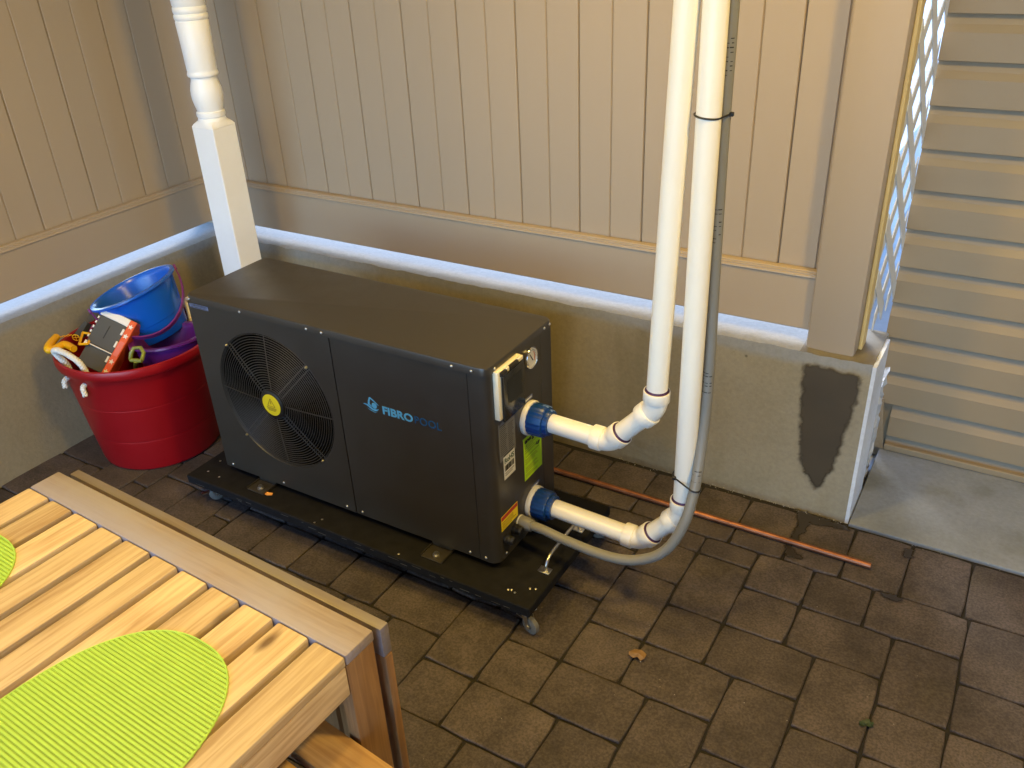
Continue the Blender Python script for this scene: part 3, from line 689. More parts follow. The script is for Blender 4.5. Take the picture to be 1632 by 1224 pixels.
for a in (45, 135, 225, 315):
    bm = B(); q = FR-.002; lathe(bm, [(0.0001, -.0045), (.003, -.004), (.0042, -.001), (.0042, .002)], 10, (FC[0]+q*math.cos(R(a)), GY-.001, FC[1]+q*math.sin(R(a))), (0, 1, 0)); obj('screw', bm, M['steel'], grille, True, True)
bm = B(); lathe(bm, [(0.0001, -.006), (.040, -.006), (.0435, -.004), (.0435, .004)], 40, (FC[0], GY-.008, FC[1]), (0, 1, 0)); hub = obj('hub_disc', bm, M['black'], hp, True, 30)
bm = B(); lathe(bm, [(0.0001, -.0005), (.0335, -.0005), (.0337, .001)], 40, (FC[0], GY-.0146, FC[1]), (0, 1, 0)); badge = obj('warning_badge', bm, M['yellow_label'], hp, True, label='round yellow warning sticker')
bm = B(); by = GY-.0157; cx, cz = FC
tri = [(cx-.014, cz-.004), (cx+.014, cz-.004), (cx, cz+.021)]
for i in range(3):
    a, b = Vector((tri[i][0], by, tri[i][1])), Vector((tri[(i+1) % 3][0], by, tri[(i+1) % 3][1])); tube(bm, [a, b], .0009, 4)
for dz, hw in ((-.009, .018), (-.013, .017), (-.017, .013)): box(bm, (cx-hw, by-.0003, cz+dz-.0009), (cx+hw, by+.0003, cz+dz+.0009))
tube(bm, [(cx, by, cz+.013), (cx, by, cz+.004)], .0012, 4); obj('warning_print', bm, M['ink_brown'], badge, True)
# screws on the casing
def screw(x, y, z, axis, parent=hp):
    b = B(); lathe(b, [(0.0001, .0028), (.0022, .0024), (.0036, .0012), (.0042, 0)], 10, (x, y, z), axis); obj('screw', b, M['steel'], parent, True, True)
for x in (-1.972, -1.772, -1.53, -1.478, -1.075, -1.020): screw(x, PY0-o, 0.6935, (0, -1, 0))
for x in (-1.955, -1.74, -1.492, -1.435, -1.068, -1.018): screw(x, PY0, PZ0+.012, (0, -1, 0))
for y in (1.478, 1.715, 1.742): screw(PX1+o, y, 0.6935, (1, 0, 0))
screw(PX1, 1.487, PZ0+.013, (1, 0, 0))
# emblem and lettering on the front
F4 = lambda x, z, y=PY0-.0006: Matrix.Translation((x, y, z)) @ Matrix.Rotation(math.pi/2, 4, 'X')
bm = B(); text_mesh('FIBRO', 0.0315, F4(-1.309, 0.4985) @ Matrix.Diagonal((1.14, 1, 1, 1)), bm, bold=0.0011, space=1.02)
obj('logo_lettering', bm, M['logo_light'], hp, True, label='light blue FIBRO lettering')
bm = B(); text_mesh('POOL', 0.0315, F4(-1.2075, 0.4985), bm, bold=0.0002, space=1.03)
obj('logo_lettering', bm, M['logo_dark'], hp, True, label='dark blue POOL lettering')
bm = B(); yv = PY0-.0006
def flat(pts): bm.faces.new([bm.verts.new((x, yv, z)) for x, z in pts])
ox, oz = -1.372, 0.503
flat([(ox+x, oz+z) for x, z in ((0, .0085), (.006, .011), (.016, .0105), (.024, .0065), (.033, .002), (.045, .002), (.053, .006), (.047, -.002), (.038, -.0045), (.029, -.003), (.020, .0025), (.011, .0075))])   # wave
flat([(ox+x, oz+z) for x, z in ((.0165, .0115), (.0185, .022), (.0235, .0335), (.0275, .0345), (.0275, .030), (.0245, .022), (.0235, .014), (.031, .0065), (.028, .0065))])        # raised arm
flat([(ox+x, oz+z) for x, z in ((.0275, .0345), (.0400, .0270), (.0520, .0175), (.0535, .0150), (.0480, .0165), (.0390, .0225), (.0275, .0300))])                  # forearm
flat([(ox+.038+.0085*math.cos(2*math.pi*k/18), oz+.0115+.0085*math.sin(2*math.pi*k/18)) for k in range(18)])
flat([(ox+x, oz+z) for x, z in ((.012, -.0005), (.024, -.0065), (.036, -.0090), (.046, -.0065), (.036, -.0070), (.024, -.0040))])
obj('swimmer_emblem', bm, M['logo_light'], hp, True)
def sticker(name, mat_, y0, y1, z0, z1, lift=.0006, parent=hp, label=None):
    b = B(); box(b, (PX1+lift-.0005, y0, z0), (PX1+lift, y1, z1)); return obj(name, b, mat_, parent, True, label=label)
def side_lines(parent, mat_, rows, lift):
    b = B()
    for y0, y1, z0, z1 in rows: box(b, (PX1+lift-.0003, y0, z0), (PX1+lift, y1, z1))
    obj('print', b, mat_, parent, True)
S4 = lambda y, z, lift: Matrix.Translation((PX1+lift, y, z)) @ Matrix.Rotation(math.pi/2, 4, 'Z') @ Matrix.Rotation(math.pi/2, 4, 'X')
b = B(); box(b, (-1.976, PY0-.0008, .6685), (-1.902, PY0-.0003, .681)); st = obj('serial_strip', b, M['blue_label'], hp, True)
b = B()
for dz in (.6705, .6745, .6780): box(b, (-1.972, PY0-.0012, dz), (-1.906, PY0-.0009, dz+.0016))
obj('print', b, M['ink'], st, True)
st = sticker('energy_label', M['green_label'], 1.594, 1.686, .297, .428, label='lime green energy label')
side_lines(st, M['ink'], [(1.604, 1.672, .3675, .3685)], .0010)
side_lines(st, M['toy_green'], [(1.600, 1.600+w_, z, z+.0016) for z, w_ in ((.403, .05), (.398, .062), (.393, .044), (.387, .05), (.380, .06), (.358, .058), (.352, .064), (.346, .05), (.333, .06), (.327, .05), (.321, .066), (.312, .04), (.306, .06))], .0009)
b = B(); text_mesh('energy', .020, S4(1.599, .4105, .0011), b, shear=.2, bold=.0006); text_mesh('k.gp', .013, S4(1.655, .3775, .0011), b, shear=.2, bold=.0004); obj('print', b, M['ink'], st, True)
st = sticker('rating_plate', M['grey_label'], 1.481, 1.557, .425, .534)
side_lines(st, M['ink'], [(1.486, 1.486+random.uniform(.025, .033), z, z+.0013) for z in [.442+.0055*i for i in range(16)]] + [(1.524, 1.524+random.uniform(.018, .028), z, z+.0013) for z in [.442+.0055*i for i in range(14)]] + [(1.4995, 1.5425, .430, .436)], .0009)
st = sticker('compliance_label', M['white_label'], 1.495, 1.549, .364, .432, .0012, label='white RoHS label with barcode')
b = B(); text_mesh('RoHS', .0205, S4(1.4985, .4115, .0017), b, bold=.0004, space=.95); obj('print', b, M['rohs_ink'], st, True)
side_lines(st, M['ink'], [(1.500+.0021*i, 1.500+.0021*i+random.choice((.0009, .0014, .0017)), .388, .4045) for i in range(21)] + [(1.500, 1.542, .3805, .382), (1.500, 1.535, .3745, .376)], .0016)
st = sticker('warning_label', M['yellow_label'], 1.469, 1.551, .2165, .262, label='yellow warning label with red header')
b = B(); box(b, (PX1+.0006, 1.4705, .2485), (PX1+.0010, 1.5495, .2605)); obj('header', b, M['red_label'], st, True)
side_lines(st, M['ink_brown'], [(1.474, 1.474+random.uniform(.045, .07), z, z+.002) for z in (.2205, .2255, .2305, .2355, .2405)], .0010)
for y0, z0 in ((1.606, .528), (1.625, .247)):
    st = sticker('port_tag', M['blue_label'], y0, y0+.042, z0, z0+.011); side_lines(st, M['white_label'], [(y0+.004, y0+.037, z0+.004, z0+.007)], .0010)
# control box
X = PX1; b = B(); box(b, (X-.001, 1.470, .556), (X+.015, 1.578, .688), .003, 2); cb = obj('control_box', b, M['cream'], hp, True, 40)
b = B(); box(b, (X+.0152, 1.480, .548), (X+.022, 1.581, .674), .004, 2); cover = obj('hinged_cover', b, M['smoke'], cb, True, 40)
b = B(); box(b, (X+.0222, 1.498, .590), (X+.0226, 1.565, .655)); obj('display', b, M['screen'], cb, True)
b = B(); tube(b, [(X+.018, 1.478, .680), (X+.018, 1.500, .680)], .006, 10); tube(b, [(X+.018, 1.516, .6805), (X+.018, 1.552, .6805)], .006, 10); obj('hinge', b, M['black'], cb, True, True)
b = B(); obj('hinge_lug', box_bm((X+.0151, 1.501, .676), (X+.021, 1.514, .6875), .002), M['cream'], cb, True)
obj('hinge_lug', box_bm((X+.0151, 1.556, .676), (X+.021, 1.5775, .6875), .002), M['cream'], cb, True)
# pressure gauge
gy, gz = 1.642, .645; b = B(); lathe(b, [(.0001, .003), (.0262, .003), (.0262, .0075), (.0280, .0085), (.0292, .006), (.0292, 0)], 36, (X, gy, gz), (1, 0, 0)); gg = obj('pressure_gauge', b, M['chrome'], hp, True, 40)
b = B(); lathe(b, [(.0001, .0050), (.0261, .0050)], 36, (X, gy, gz), (1, 0, 0)); obj('dial', b, M['gauge'], gg, True)
b = B(); tube(b, [(X+.0062, gy-.008, gz+.012), (X+.0062, gy+.006, gz-.009)], .0011, 5)
for k in range(20):
    a = R(-130+260*k/19)+math.pi/2; box(b, (-.0004, -.0004, -.002), (.0004, .0004, .002), mat4=Matrix.Translation((X+.0055, gy+.0205*math.cos(a), gz+.0205*math.sin(a))) @ Matrix.Rotation(a-math.pi/2, 4, 'X'))
obj('needle', b, M['ink'], gg, True)
b = B(); tube(b, [(X+.0055, gy+.016*math.cos(R(a)), gz+.016*math.sin(R(a))) for a in range(-40, 70, 10)], .0008, 4); obj('red_arc', b, M['red_label'], gg, True)
# union fittings
def union(y, z, lab):
    b = B(); lathe(b, [(.020, 0), (.0455, 0), (.0465, .002), (.0465, .011), (.0450, .0135), (.02, .0135)], 40, (X, y, z), (1, 0, 0)); u = obj('union_flange', b, M['pvc'], hp, True, 40)
    n = 72; b = B(); lathe(b, [(.034, .0140), (.0425, .0140), (.0430, .018), (.0425, .050), (.0400, .0545), (.0345, .056), (.0340, .064), (.0325, .0675), (.024, .068)], n, (X, y, z), (1, 0, 0), rib=lambda k: 1.0 if k % 4 < 2 else 0.965)
    obj('union_nut', b, M['union_blue'], u, True, 30)
union(1.625, .480, 'upper'); union(1.632, .207, 'lower')
# cable glands
for y, z in ((1.487, .183), (1.527, .187)):
    b = B(); lathe(b, [(.006, 0), (.0155, 0), (.0155, .008), (.0125, .010), (.0125, .020), (.009, .026), (.0001, .026)], 6 if 0 else 16, (X, y, z), (1, 0, 0), rib=lambda k: 1 if k % 2 else .94); obj('cable_gland', b, M['black'], hp, True)
# feet
for x in (-1.82, -1.165):
    for y0, y1 in ((1.398, 1.452), (1.748, 1.802)):
        b = B(); box(b, (x-.034, y0, .1015), (x+.034, y1, .1045), .0008); ft = obj('mounting_foot', b, M['pump'], hp, True)
        yb = y0+.0005 if y0 < 1.5 else y1-.0035
        b = B(); box(b, (x-.034, min(1.462, y1), .1046) if y0 < 1.5 else (x-.034, 1.735, .1046), (x+.034, 1.470, .121) if y0 < 1.5 else (x+.034, 1.742, .121)); 
        box(b, (x-.035, y0, .1046), (x-.0335, y1+.012 if y0 < 1.5 else y1, .110)); box(b, (x+.0335, y0, .1046), (x+.035, y1+.012 if y0 < 1.5 else y1, .110)); obj('flange', b, M['pump'], ft, True)
        b = B(); ym = (y0+y1)/2-.006; lathe(b, [(.0001, .0095), (.0062, .0095), (.0065, .003), (.0105, .0028), (.0105, 0)], 12, (x+.002, ym, .1046), (0, 0, 1)); obj('bolt', b, M['steel'], ft, True)

# ------------------------------------------------------------------ dolly under the pump
DX0, DX1, DY0, DY1 = -2.088, -0.843, 1.364, 1.835
t = thing('dolly', 'low black plywood dolly on casters carrying the heat pump', 'dolly', ((DX0+DX1)/2, (DY0+DY1)/2, 0))
b = B(); box(b, (DX0, DY0, .070), (DX1, DY1, .1000), .0025, 1); obj('deck', b, M['dolly'], t, True)
b = B(); rnd = random.Random(21)
for k in range(26):
    x = rnd.uniform(DX0+.02, DX1-.02); l = rnd.uniform(.006, .03); z = rnd.choice((.092, .078, .0835)); box(b, (x, DY0-.0005, z), (x+l, DY0+.001, z+rnd.uniform(.0008, .002)))
obj('scuff_mark', b, M['scuff'], t, True)
b = B()
for x, y in ((-.905, 1.40), (-.865, 1.437), (-.879, 1.432), (-.918, 1.405), (-.926, 1.402), (-1.26, 1.379), (-2.04, 1.41), (-2.035, 1.50), (-2.05, 1.47), (-1.985, 1.405), (-1.55, 1.395), (-1.56, 1.374)):
    lathe(b, [(.0001, .0012), (rnd.uniform(.001, .0032), .0008), (.0036, 0)], 7, (x, y, .1000), (0, 0, 1))
obj('paint_fleck', b, M['steel'], t, True, True)
def caster(x, y, yaw):
    c = Matrix.Translation((x, y, 0)) @ Matrix.Rotation(yaw, 4, 'Z')
    def P(b): bmesh.ops.transform(b, matrix=c, verts=b.verts)
    b = B(); box(b, (-.020, -.020, .066), (.020, .020, .0695), .001); lathe(b, [(.014, .056), (.016, .060), (.016, .066)], 16)
    for s in (-1, 1): prism(b, [(-.010+.004, s*.0105, .058), (.012, s*.0105, .058), (.022, s*.0105, .020), (.010, s*.0105, .020)], (0, s*.0018, 0))
    P(b); fk = obj('caster', b, M['steel'], t, True)
    b = B(); lathe(b, [(.008, -.0085), (.019, -.0085), (.0245, -.006), (.0250, 0), (.0245, .006), (.019, .0085), (.008, .0085)], 28, (.016, 0, .0252), (0, 1, 0)); P(b); obj('wheel', b, M['tyre'], fk, True, 30)
    b = B(); lathe(b, [(.0001, -.0135), (.006, -.0135), (.006, .0135), (.0001, .0135)], 12, (.016, 0, .0252), (0, 1, 0)); box(b, (-.03, -.006, .036), (-.004, .006, .039), mat4=Matrix.Rotation(.0, 4, 'Y')); P(b); obj('brake_lever', b, M['steel'], fk, True)
caster(-.868, 1.390, R(-15)); caster(-2.030, 1.396, R(65)); caster(-.88, 1.80, R(20)); caster(-2.04, 1.80, R(120))
b = B(); hx = -.874
for y in (1.508, 1.700): box(b, (hx-.020, y-.012, .1003), (hx+.014, y+.012, .1035), .001)
tube(b, smoothpath([(hx, 1.508, .1036), (hx, 1.512, .122), (hx, 1.535, .137), (hx, 1.604, .140), (hx, 1.673, .137), (hx, 1.696, .122), (hx, 1.700, .1036)], 5), .0048, 10); obj('pull_handle', b, M['steel'], t, True, 40)
b = B()   # bit of orange peel on the deck
v = [b.verts.new((-1.778+x, 1.408+y, .1006+z)) for x, y, z in ((-.014, -.004, .001), (.004, -.008, .004), (.016, .002, .002), (.014, .008, .005), (.002, .002, .007), (-.012, .004, .003))]; b.faces.new(v)
r_ = bmesh.ops.extrude_face_region(b, geom=b.faces[:]); bmesh.ops.translate(b, verts=[x for x in r_['geom'] if isinstance(x, bmesh.types.BMVert)], vec=(0, 0, .0015))
tag(obj('orange_scrap', b, M['peel']), 'small orange scrap lying on the black dolly by the fan', 'scrap')

# ------------------------------------------------------------------ PVC pipes
PR = .0244
def pvc(name, label, y, pts, group):
    """pts in (x, z): start, bend, bend, top"""
    t = thing(name, label, 'pipe', (pts[0][0], y, pts[0][1]), group=group)
    P = [Vector((x, y, z)) for x, z in pts]
    d = [(b-a).normalized() for a, b in zip(P, P[1:])]
    HB = .020        # from bend to inner end of hub
    HL = .026        # hub length
    for i in range(3):
        a = P[i] if i == 0 else P[i]+d[i]*(HB+.008); e = P[i+1]-d[i]*(HB+.008) if i < 2 else P[i+1]
        b = B(); lathe(b, [(PR, 0), (PR, (e-a).length)], 32, a, d[i], True, True); obj('pipe_length', b, M['pvc'], t, True, 30)
    for i in (1, 2):
        c = P[i]; b = B()
        path = []
        for k in range(9):
            s = k/8; p0 = c-d[i-1]*(HB+.002); p2 = c+d[i]*(HB+.002); path.append(p0.lerp(c, s).lerp(c.lerp(p2, s), s))
        tube(b, path, .0275, 32)
        el = obj('elbow', b, M['pvc'], t, True, 50)
        for s, dd, prim in ((-1, -d[i-1], False), (1, d[i], True)):
            o0 = c+dd*HB; b = B(); lathe(b, [(.026, -.002), (.0300, -.001), (.0312, .001), (.0312, HL-.002), (.0305, HL), (.0285, HL+.0003), (.0250, HL-.001)], 36, o0, dd); obj('hub', b, M['pvc'], el, True, 35)
            if prim: b = B(); lathe(b, [(.0240, HL), (.0283, HL+.0006), (.0262, HL+.0016), (.0243, HL+.0052), (.0243, HL-.002)], 36, o0, dd); obj('primer_ring', b, M['purple_primer'], el, True, True)
    return t
pvc('pvc_pipe', 'white PVC pipe rising from the upper blue union of the heat pump', 1.625, [(-.915, .4805), (-.750, .4745), (-.636, .602), (-.583, 2.455)], 'white PVC water pipes')
pvc('pvc_pipe', 'white PVC pipe rising from the lower blue union, tied to grey conduit', 1.632, [(-.915, .2075), (-.662, .1965), (-.558, .316), (-.560, 2.455)], 'white PVC water pipes')

# ------------------------------------------------------------------ grey conduit and its ties
t = thing('conduit', 'grey flexible conduit curving from the heat pump and up the lower pipe', 'conduit', (-.98, 1.558, .19))
pts = smoothpath([(-.955, 1.558, .190), (-.905, 1.553, .193), (-.84, 1.547, .190), (-.727, 1.538, .192), (-.642, 1.540, .207), (-.572, 1.552, .252), (-.534, 1.572, .330), (-.522, 1.602, .423), (-.5245, 1.640, .544), (-.528, 1.659, .698), (-.538, 1.672, .987), (-.542, 1.674, 1.241), (-.542, 1.674, 1.465), (-.542, 1.674, 1.9), (-.542, 1.674, 2.455)], 10)
b = B(); tube(b, pts, .0128, 20); obj('hose', b, M['hose'], t, True, 40)
b = B(); lathe(b, [(.010, 0), (.0175, 0), (.0185, .004), (.0185, .028), (.0172, .030), (.0165, .040), (.0135, .0415)], 24, (-.980, 1.5585, .190), (1, -.05, .02)); obj('fitting', b, M['hose'], t, True, 40)
b = B(); lathe(b, [(.0186, .0), (.0192, .001), (.0192, .004), (.0186, .005)], 24, (-.980, 1.5585, .190), (1, -.05, .02)); obj('sealing_ring', b, M['white_label'], t, True, 40)
rnd = random.Random(5)
def hose_print(z0, z1, n):
    b = B()
    for k in range(n):
        z = z0+(z1-z0)*k/(n-1)
        i = min(range(len(pts)), key=lambda j: abs(pts[j].z-z) + (9 if pts[j].z < .3 else 0)); c = pts[i]
        for a0, a1 in ((-2.6, -2.0), (-1.9, -1.3), (-1.1, -.6)):
            if rnd.random() < .25: continue
            a0 += rnd.uniform(-.15, .15); vs = []
            for j in range(4):
                a = a0+(a1-a0)*j/3; vs.append(Vector((c.x+.01295*math.cos(a), c.y+.01295*math.sin(a), z)))
            h_ = rnd.uniform(.0012, .0024); lo_ = [b.verts.new(v) for v in vs]; hi_ = [b.verts.new(v+Vector((0, 0, h_))) for v in vs]
            for j in range(3): b.faces.new((lo_[j], lo_[j+1], hi_[j+1], hi_[j]))
    obj('hose_print', b, M['ink'], t, True)
hose_print(1.005, 1.075, 9); hose_print(1.335, 1.40, 9); hose_print(.660, .715, 8); hose_print(.445, .47, 4)
def tie(z, hosep, tilt, label, head_at):
    t = thing('cable_tie', label, 'cable tie', (-.545, 1.64, z), group='black cable ties')
    c1, c2 = Vector((-.560, 1.632, z)), Vector((hosep[0], hosep[1], z)); ax = (c2-c1).normalized(); pr = Vector((-ax.y, ax.x, 0)); loop = []
    for k in range(15): a = math.pi/2+math.pi*k/14; loop.append(c1+(ax*math.cos(a)+pr*math.sin(a))*(PR+.0016))
    for k in range(11): a = -math.pi/2+math.pi*k/10; loop.append(c2+(ax*math.cos(a)+pr*math.sin(a))*(.0128+.0016))
    for p in loop: p.z += tilt*(p.x+.545)
    b = B(); tube(b, loop, .0020, 6, closed=True); obj('strap', b, M['black'], t, True)
    h_ = min(loop, key=lambda p: (p-Vector(head_at)).length); b = B(); box(b, h_+Vector((-.0045, -.0045, -.004)), h_+Vector((.0045, .0035, .004)), .001); obj('head', b, M['black'], t, True)
tie(1.265, (-.542, 1.674), -.1, 'black cable tie round the pipe and conduit, high up before the fence', (-.51, 1.67, 1.265))
tie(.428, (-.5222, 1.603), -.12, 'black cable tie round the pipe and conduit just above the lower elbow', (-.563, 1.60, .428))

# ------------------------------------------------------------------ copper pipe on the paving
t = thing('copper_pipe', 'long thin copper pipe lying on the pavers along the back wall', 'copper pipe', (-.9, 2.03, 0))
b = B(); tube(b, [(-1.75, 2.032, .0120), (-1.2, 2.031, .0116), (-.60, 2.030, .0112), (-.153, 2.030, .0110)], .0088, 14, caps=False); obj('tube', b, M['copper'], t, True, 40)
b = B(); lathe(b, [(.0088, 0), (.0070, .0004), (.0070, -.02)], 14, (-.1528, 2.030, .0110), (1, 0, 0)); obj('cut_end', b, M['copper'], t, True)

# ------------------------------------------------------------------ red tub and toys
TC = Vector((-2.475, 1.570, 0)); TT = .408
t = thing('rope_handle_tub', 'red plastic tub with white rope handles full of toys', 'tub', TC)
b = B()
prof = [(.0001, .004), (.17, .004), (.192, 0), (.199, .006), (.2015, .016), (.2135, .1165), (.2139, .1195), (.2134, .1212), (.2134, .1222), (.2145, .124), (.2150, .127), (.2270, .2450), (.2275, .2480), (.2270, .2495), (.2270, .2505), (.2280, .2525), (.2284, .2555), (.2400, .362), (.2425, .370), (.2540, .376), (.2570, .384), (.2570, .398), (.2540, .406), (.2480, .408), (.2430, .405), (.2400, .395), (.2330, .34), (.2000, .03), (.19, .012), (.0001, .010)]
lathe(b, prof, 72); obj('tub_body', b, M['red'], t, smooth=32)
def rope(bm, path, r, turns):
    """three twisted strands"""
    path = smoothpath(path, 10); px = None
    for s in range(3):
        pl = []
        for i, p in enumerate(path):
            tn = (path[min(i+1, len(path)-1)]-path[max(i-1, 0)]).normalized()
            if px is None: px = frame(tn)[0]
            x = (px-tn*px.dot(tn)).normalized(); y = tn.cross(x); a = 2*math.pi*(turns*i/len(path)+s/3)
            pl.append(p+(x*math.cos(a)+y*math.sin(a))*r*.52)
        tube(bm, pl, r*.56, 7)
for sgn, off in ((-1, -.012), (1, .06)):
    def q(x, rr, z, sh=0.0):
        rad = math.sqrt(max(0, rr*rr-x*x)); return (x+off+sh, sgn*rad, z)
    b = B()
    rope(b, [q(-.047, .222, .355), q(-.047, .226, .395), q(-.050, .236, .425, -.012), q(-.040, .240, .446, -.026), q(-.012, .238, .456, -.020), q(.018, .234, .446, -.010), q(.038, .230, .425), q(.046, .226, .395), q(.047, .222, .355)], .0098, 12)
    rope(b, [q(-.047, .236, .352), q(-.047, .250, .345), q(-.045, .254, .325)], .0085, 2)
    rope(b, [q(.047, .236, .352), q(.047, .250, .345), q(.052, .254, .318)], .0085, 2)
    obj('rope_handle', b, M['rope'], t, smooth=60)

def view_dir(px, py, a, b_, c):
    """direction seen from the photographer's spot at a given place: right, up, towards the viewer"""
    d = (CF*1384.88 + CR*(px-816) - CU*(py-612)).normalized(); r_ = (CR-d*CR.dot(d)).normalized(); u_ = r_.cross(d).normalized()
    return (r_*a + u_*b_ - d*c).normalized()
def quat_from(z, x):
    z = z.normalized(); x = (x-z*x.dot(z)).normalized(); y = z.cross(x); return Matrix((x, y, z)).transposed().to_quaternion()
def bucket(name, label, loc, zdir, xdir, rt, rb, h, m, hm, handle_side, spout, bow=1.0):
    t = thing(name, label, 'bucket', loc, quat_from(zdir, xdir))
    b = B(); prof = [(.0001, .003), (rb*.9, .003), (rb, 0), (rb+.002, .004), (rb+(rt-rb)*.34, h*.34), (rb+(rt-rb)*.34+.0035, h*.35), (rb+(rt-rb)*.70+.0035, h*.70), (rt+.001, h*.93), (rt+.011, h*.945), (rt+.0135, h*.965), (rt+.0125, h), (rt+.001, h+.001), (rt-.003, h*.985), (rt-.007, h*.9), (rb-.002, .01), (.0001, .007)]
    lathe(b, prof, 56)
    if spout:
        for v in b.verts:
            a = math.atan2(v.co.y, v.co.x-0)
            if v.co.z > h*.85:
                wgt = max(0, math.cos(a-spout))**14; v.co.x += math.cos(spout)*.03*wgt; v.co.y += math.sin(spout)*.03*wgt; v.co.z += .008*wgt
    obj('bucket_body', b, m, t, smooth=40)
    b = B(); pl = []
    for k in range(17):
        a = math.pi*k/16; x_, y_ = (rt+.016)*math.cos(a), (rt+.016)*math.sin(a)*bow; dr = handle_side
        pl.append(Vector((x_, y_*math.cos(dr), h*.955+y_*math.sin(dr))))
    prev = None; W = Vector((0, -math.sin(handle_side), math.cos(handle_side)))*.0085
    for i, p in enumerate(pl):
        n_ = Vector((p.x, p.y, p.z-h*.955)).normalized()*.0025
        ring = [b.verts.new(p+W+n_), b.verts.new(p-W+n_), b.verts.new(p-W-n_), b.verts.new(p+W-n_)]
        if prev:
            for k in range(4): b.faces.new((prev[k], prev[(k+1) % 4], ring[(k+1) % 4], ring[k]))
        else: b.faces.new(ring)
        prev = ring
    b.faces.new(prev[::-1])
    for s in (-1, 1): lathe(b, [(.0001, .007), (.010, .006), (.011, 0)], 14, (s*(rt+.015), 0, h*.955), (s, 0, 0))
    obj('handle', b, hm, t)
    return t
zd = view_dir(207, 458, -.464, .838, .20)
blue_rim = Vector((-2.555, 1.660, .540))
bucket('toy_bucket', 'blue toy bucket with purple handle tilted on top of the tub', blue_rim-zd*.185, zd, view_dir(207, 458, .875, .485, .0), .138, .098, .185, M['blue'], M['handle_purple'], R(222), 0, 1.32)
zd = Vector((-.10, .03, 1)).normalized(); pr_rim = Vector((-2.370, 1.622, .412))
bucket('toy_bucket', 'purple toy bucket sunk in the red tub beside the heat pump', pr_rim-zd*.17, zd, Vector((.3, .95, .0)), .110, .086, .17, M['purple'], M['handle_purple'], R(0), 0)

# folding toy garage
b0 = view_dir(165, 548, .88, -.47, 0); tw = view_dir(165, 548, 0, 0, 1); bb = (b0*.93 + tw*.36).normalized(); nn = (tw*.93-b0*.36).normalized()
t = thing('toy_garage', 'grey toy garage with white end and orange starred side in the tub', 'toy', Vector((-2.500, 1.478, .428)), quat_from(nn, bb))     # local x = short side, y = up the long side, z = outward
b = B(); box(b, (-.054, -.026, -.030), (.040, .072, 0), .002); obj('roof_panel', b, M['toy_grey'], t)
b = B(); box(b, (-.051, -.100, -.034), (.040, -.031, -.008), .002); obj('lower_panel', b, M['toy_grey'], t)
b = B(); box(b, (-.054, -.031, -.012), (.040, -.027, .0025), .0008); box(b, (-.058, -.040, -.02), (-.050, -.022, .003), .001); obj('hinge_strip', b, M['toy_white'], t)
b = B(); box(b, (-.057, .0725, -.045), (.042, .098, .004), .002)
for k in range(5): box(b, (-.059, -.01+k*.017, -.006), (-.0545, -.002+k*.017, .002))
obj('white_end', b, M['toy_white'], t)
b = B(); box(b, (-.012, .005, .0001), (-.009, .050, .0012)); obj('slot', b, M['black'], t)
b = B(); box(b, (.0405, -.105, -.060), (.064, .098, .006), .002); side = obj('starred_side', b, M['toy_orange'], t, label='orange side with white stars')
for yy in (-.05, .005, .05):
    b = B(); box(b, (.033, yy-.011, -.002), (.0402, yy+.011, .0075), .001); obj('clip', b, M['toy_white'], t)
for yy in (-.088, -.052, .042, .076):
    b = B(); pts = []
    for k in range(10):
        a = math.pi/2+2*math.pi*k/10; rr_ = .0095 if k % 2 == 0 else .0042; pts.append((.0522+rr_*math.cos(a), yy+rr_*math.sin(a), .0062))
    prism(b, pts, (0, 0, .0012)); obj('star', b, M['toy_white'], side)
b = B(); box(b, (.0445, -.030, .0061), (.0600, .022, .0070)); obj('coral_tile', b, M['toy_pink'], side)

# yellow toy crane
t = thing('toy_crane', 'yellow toy crane with hook, chain and frame hanging over the tub rim', 'toy', (-2.56, 1.40, .40))
def cpt(px, py, d=0.0):
    """place on a gently sloping layer of toys just above the rim: pixel of a 1632 px wide view to a world point at a given height"""
    dd = CF*1384.88 + CR*(px-816) - CU*(py-612); z = .430+d; k = (z-CAM_H)/dd.z; return Vector((0, 0, CAM_H))+dd*k
b = B(); tube(b, smoothpath([cpt(90, 537, .01), cpt(80, 548, .01), cpt(77, 557, .005), cpt(88, 556, .0), cpt(103, 549, .0), cpt(118, 556, -.005)], 6), lambda s: .0135-.003*abs(s-.4), 10); obj('hook_arm', b, M['toy_yellow'], t, True, 40)
b = B()
cs = [cpt(91, 538, .006), cpt(104, 536, .003), cpt(112, 534, .003)]
for k in range(7):
    p = cs[0].lerp(cs[2], k/6); dirv = (cs[2]-cs[0]).normalized(); sd = frame(dirv)[k % 2]
    tube(b, [p+dirv*.0048*math.cos(a)+sd*.0028*math.sin(a) for a in [2*math.pi*j/8 for j in range(8)]], .0009, 4, closed=True)
obj('chain', b, M['toy_yellow'], t, True)
wc = cpt(121, 538, .003); xw, yw = CR, (CU*.7+CF*-.5).normalized(); b = B()
tube(b, [wc+(xw*math.cos(2*math.pi*j/16)+yw*math.sin(2*math.pi*j/16))*.0115 for j in range(16)], .0014, 5, closed=True)
tube(b, [wc-xw*.011, wc+xw*.011], .001, 4); tube(b, [wc-yw*.011, wc+yw*.011], .001, 4); obj('pulley', b, M['toy_yellow'], t, True)
b = B(); c0, c1, c2, c3 = cpt(132, 530, .012), cpt(147, 533, .012), cpt(140, 548, -.002), cpt(126, 549, -.002)
for p, q_ in ((c0, c1), (c1, c2), (c2, c3), (c3, c0)):
    tube(b, [p, q_], .0046, 4)
obj('cab_frame', b, M['toy_yellow'], t, True)
t = thing('toy_scoop', 'black toy scoop behind the yellow crane in the red tub', 'toy', (-2.60, 1.53, .41))
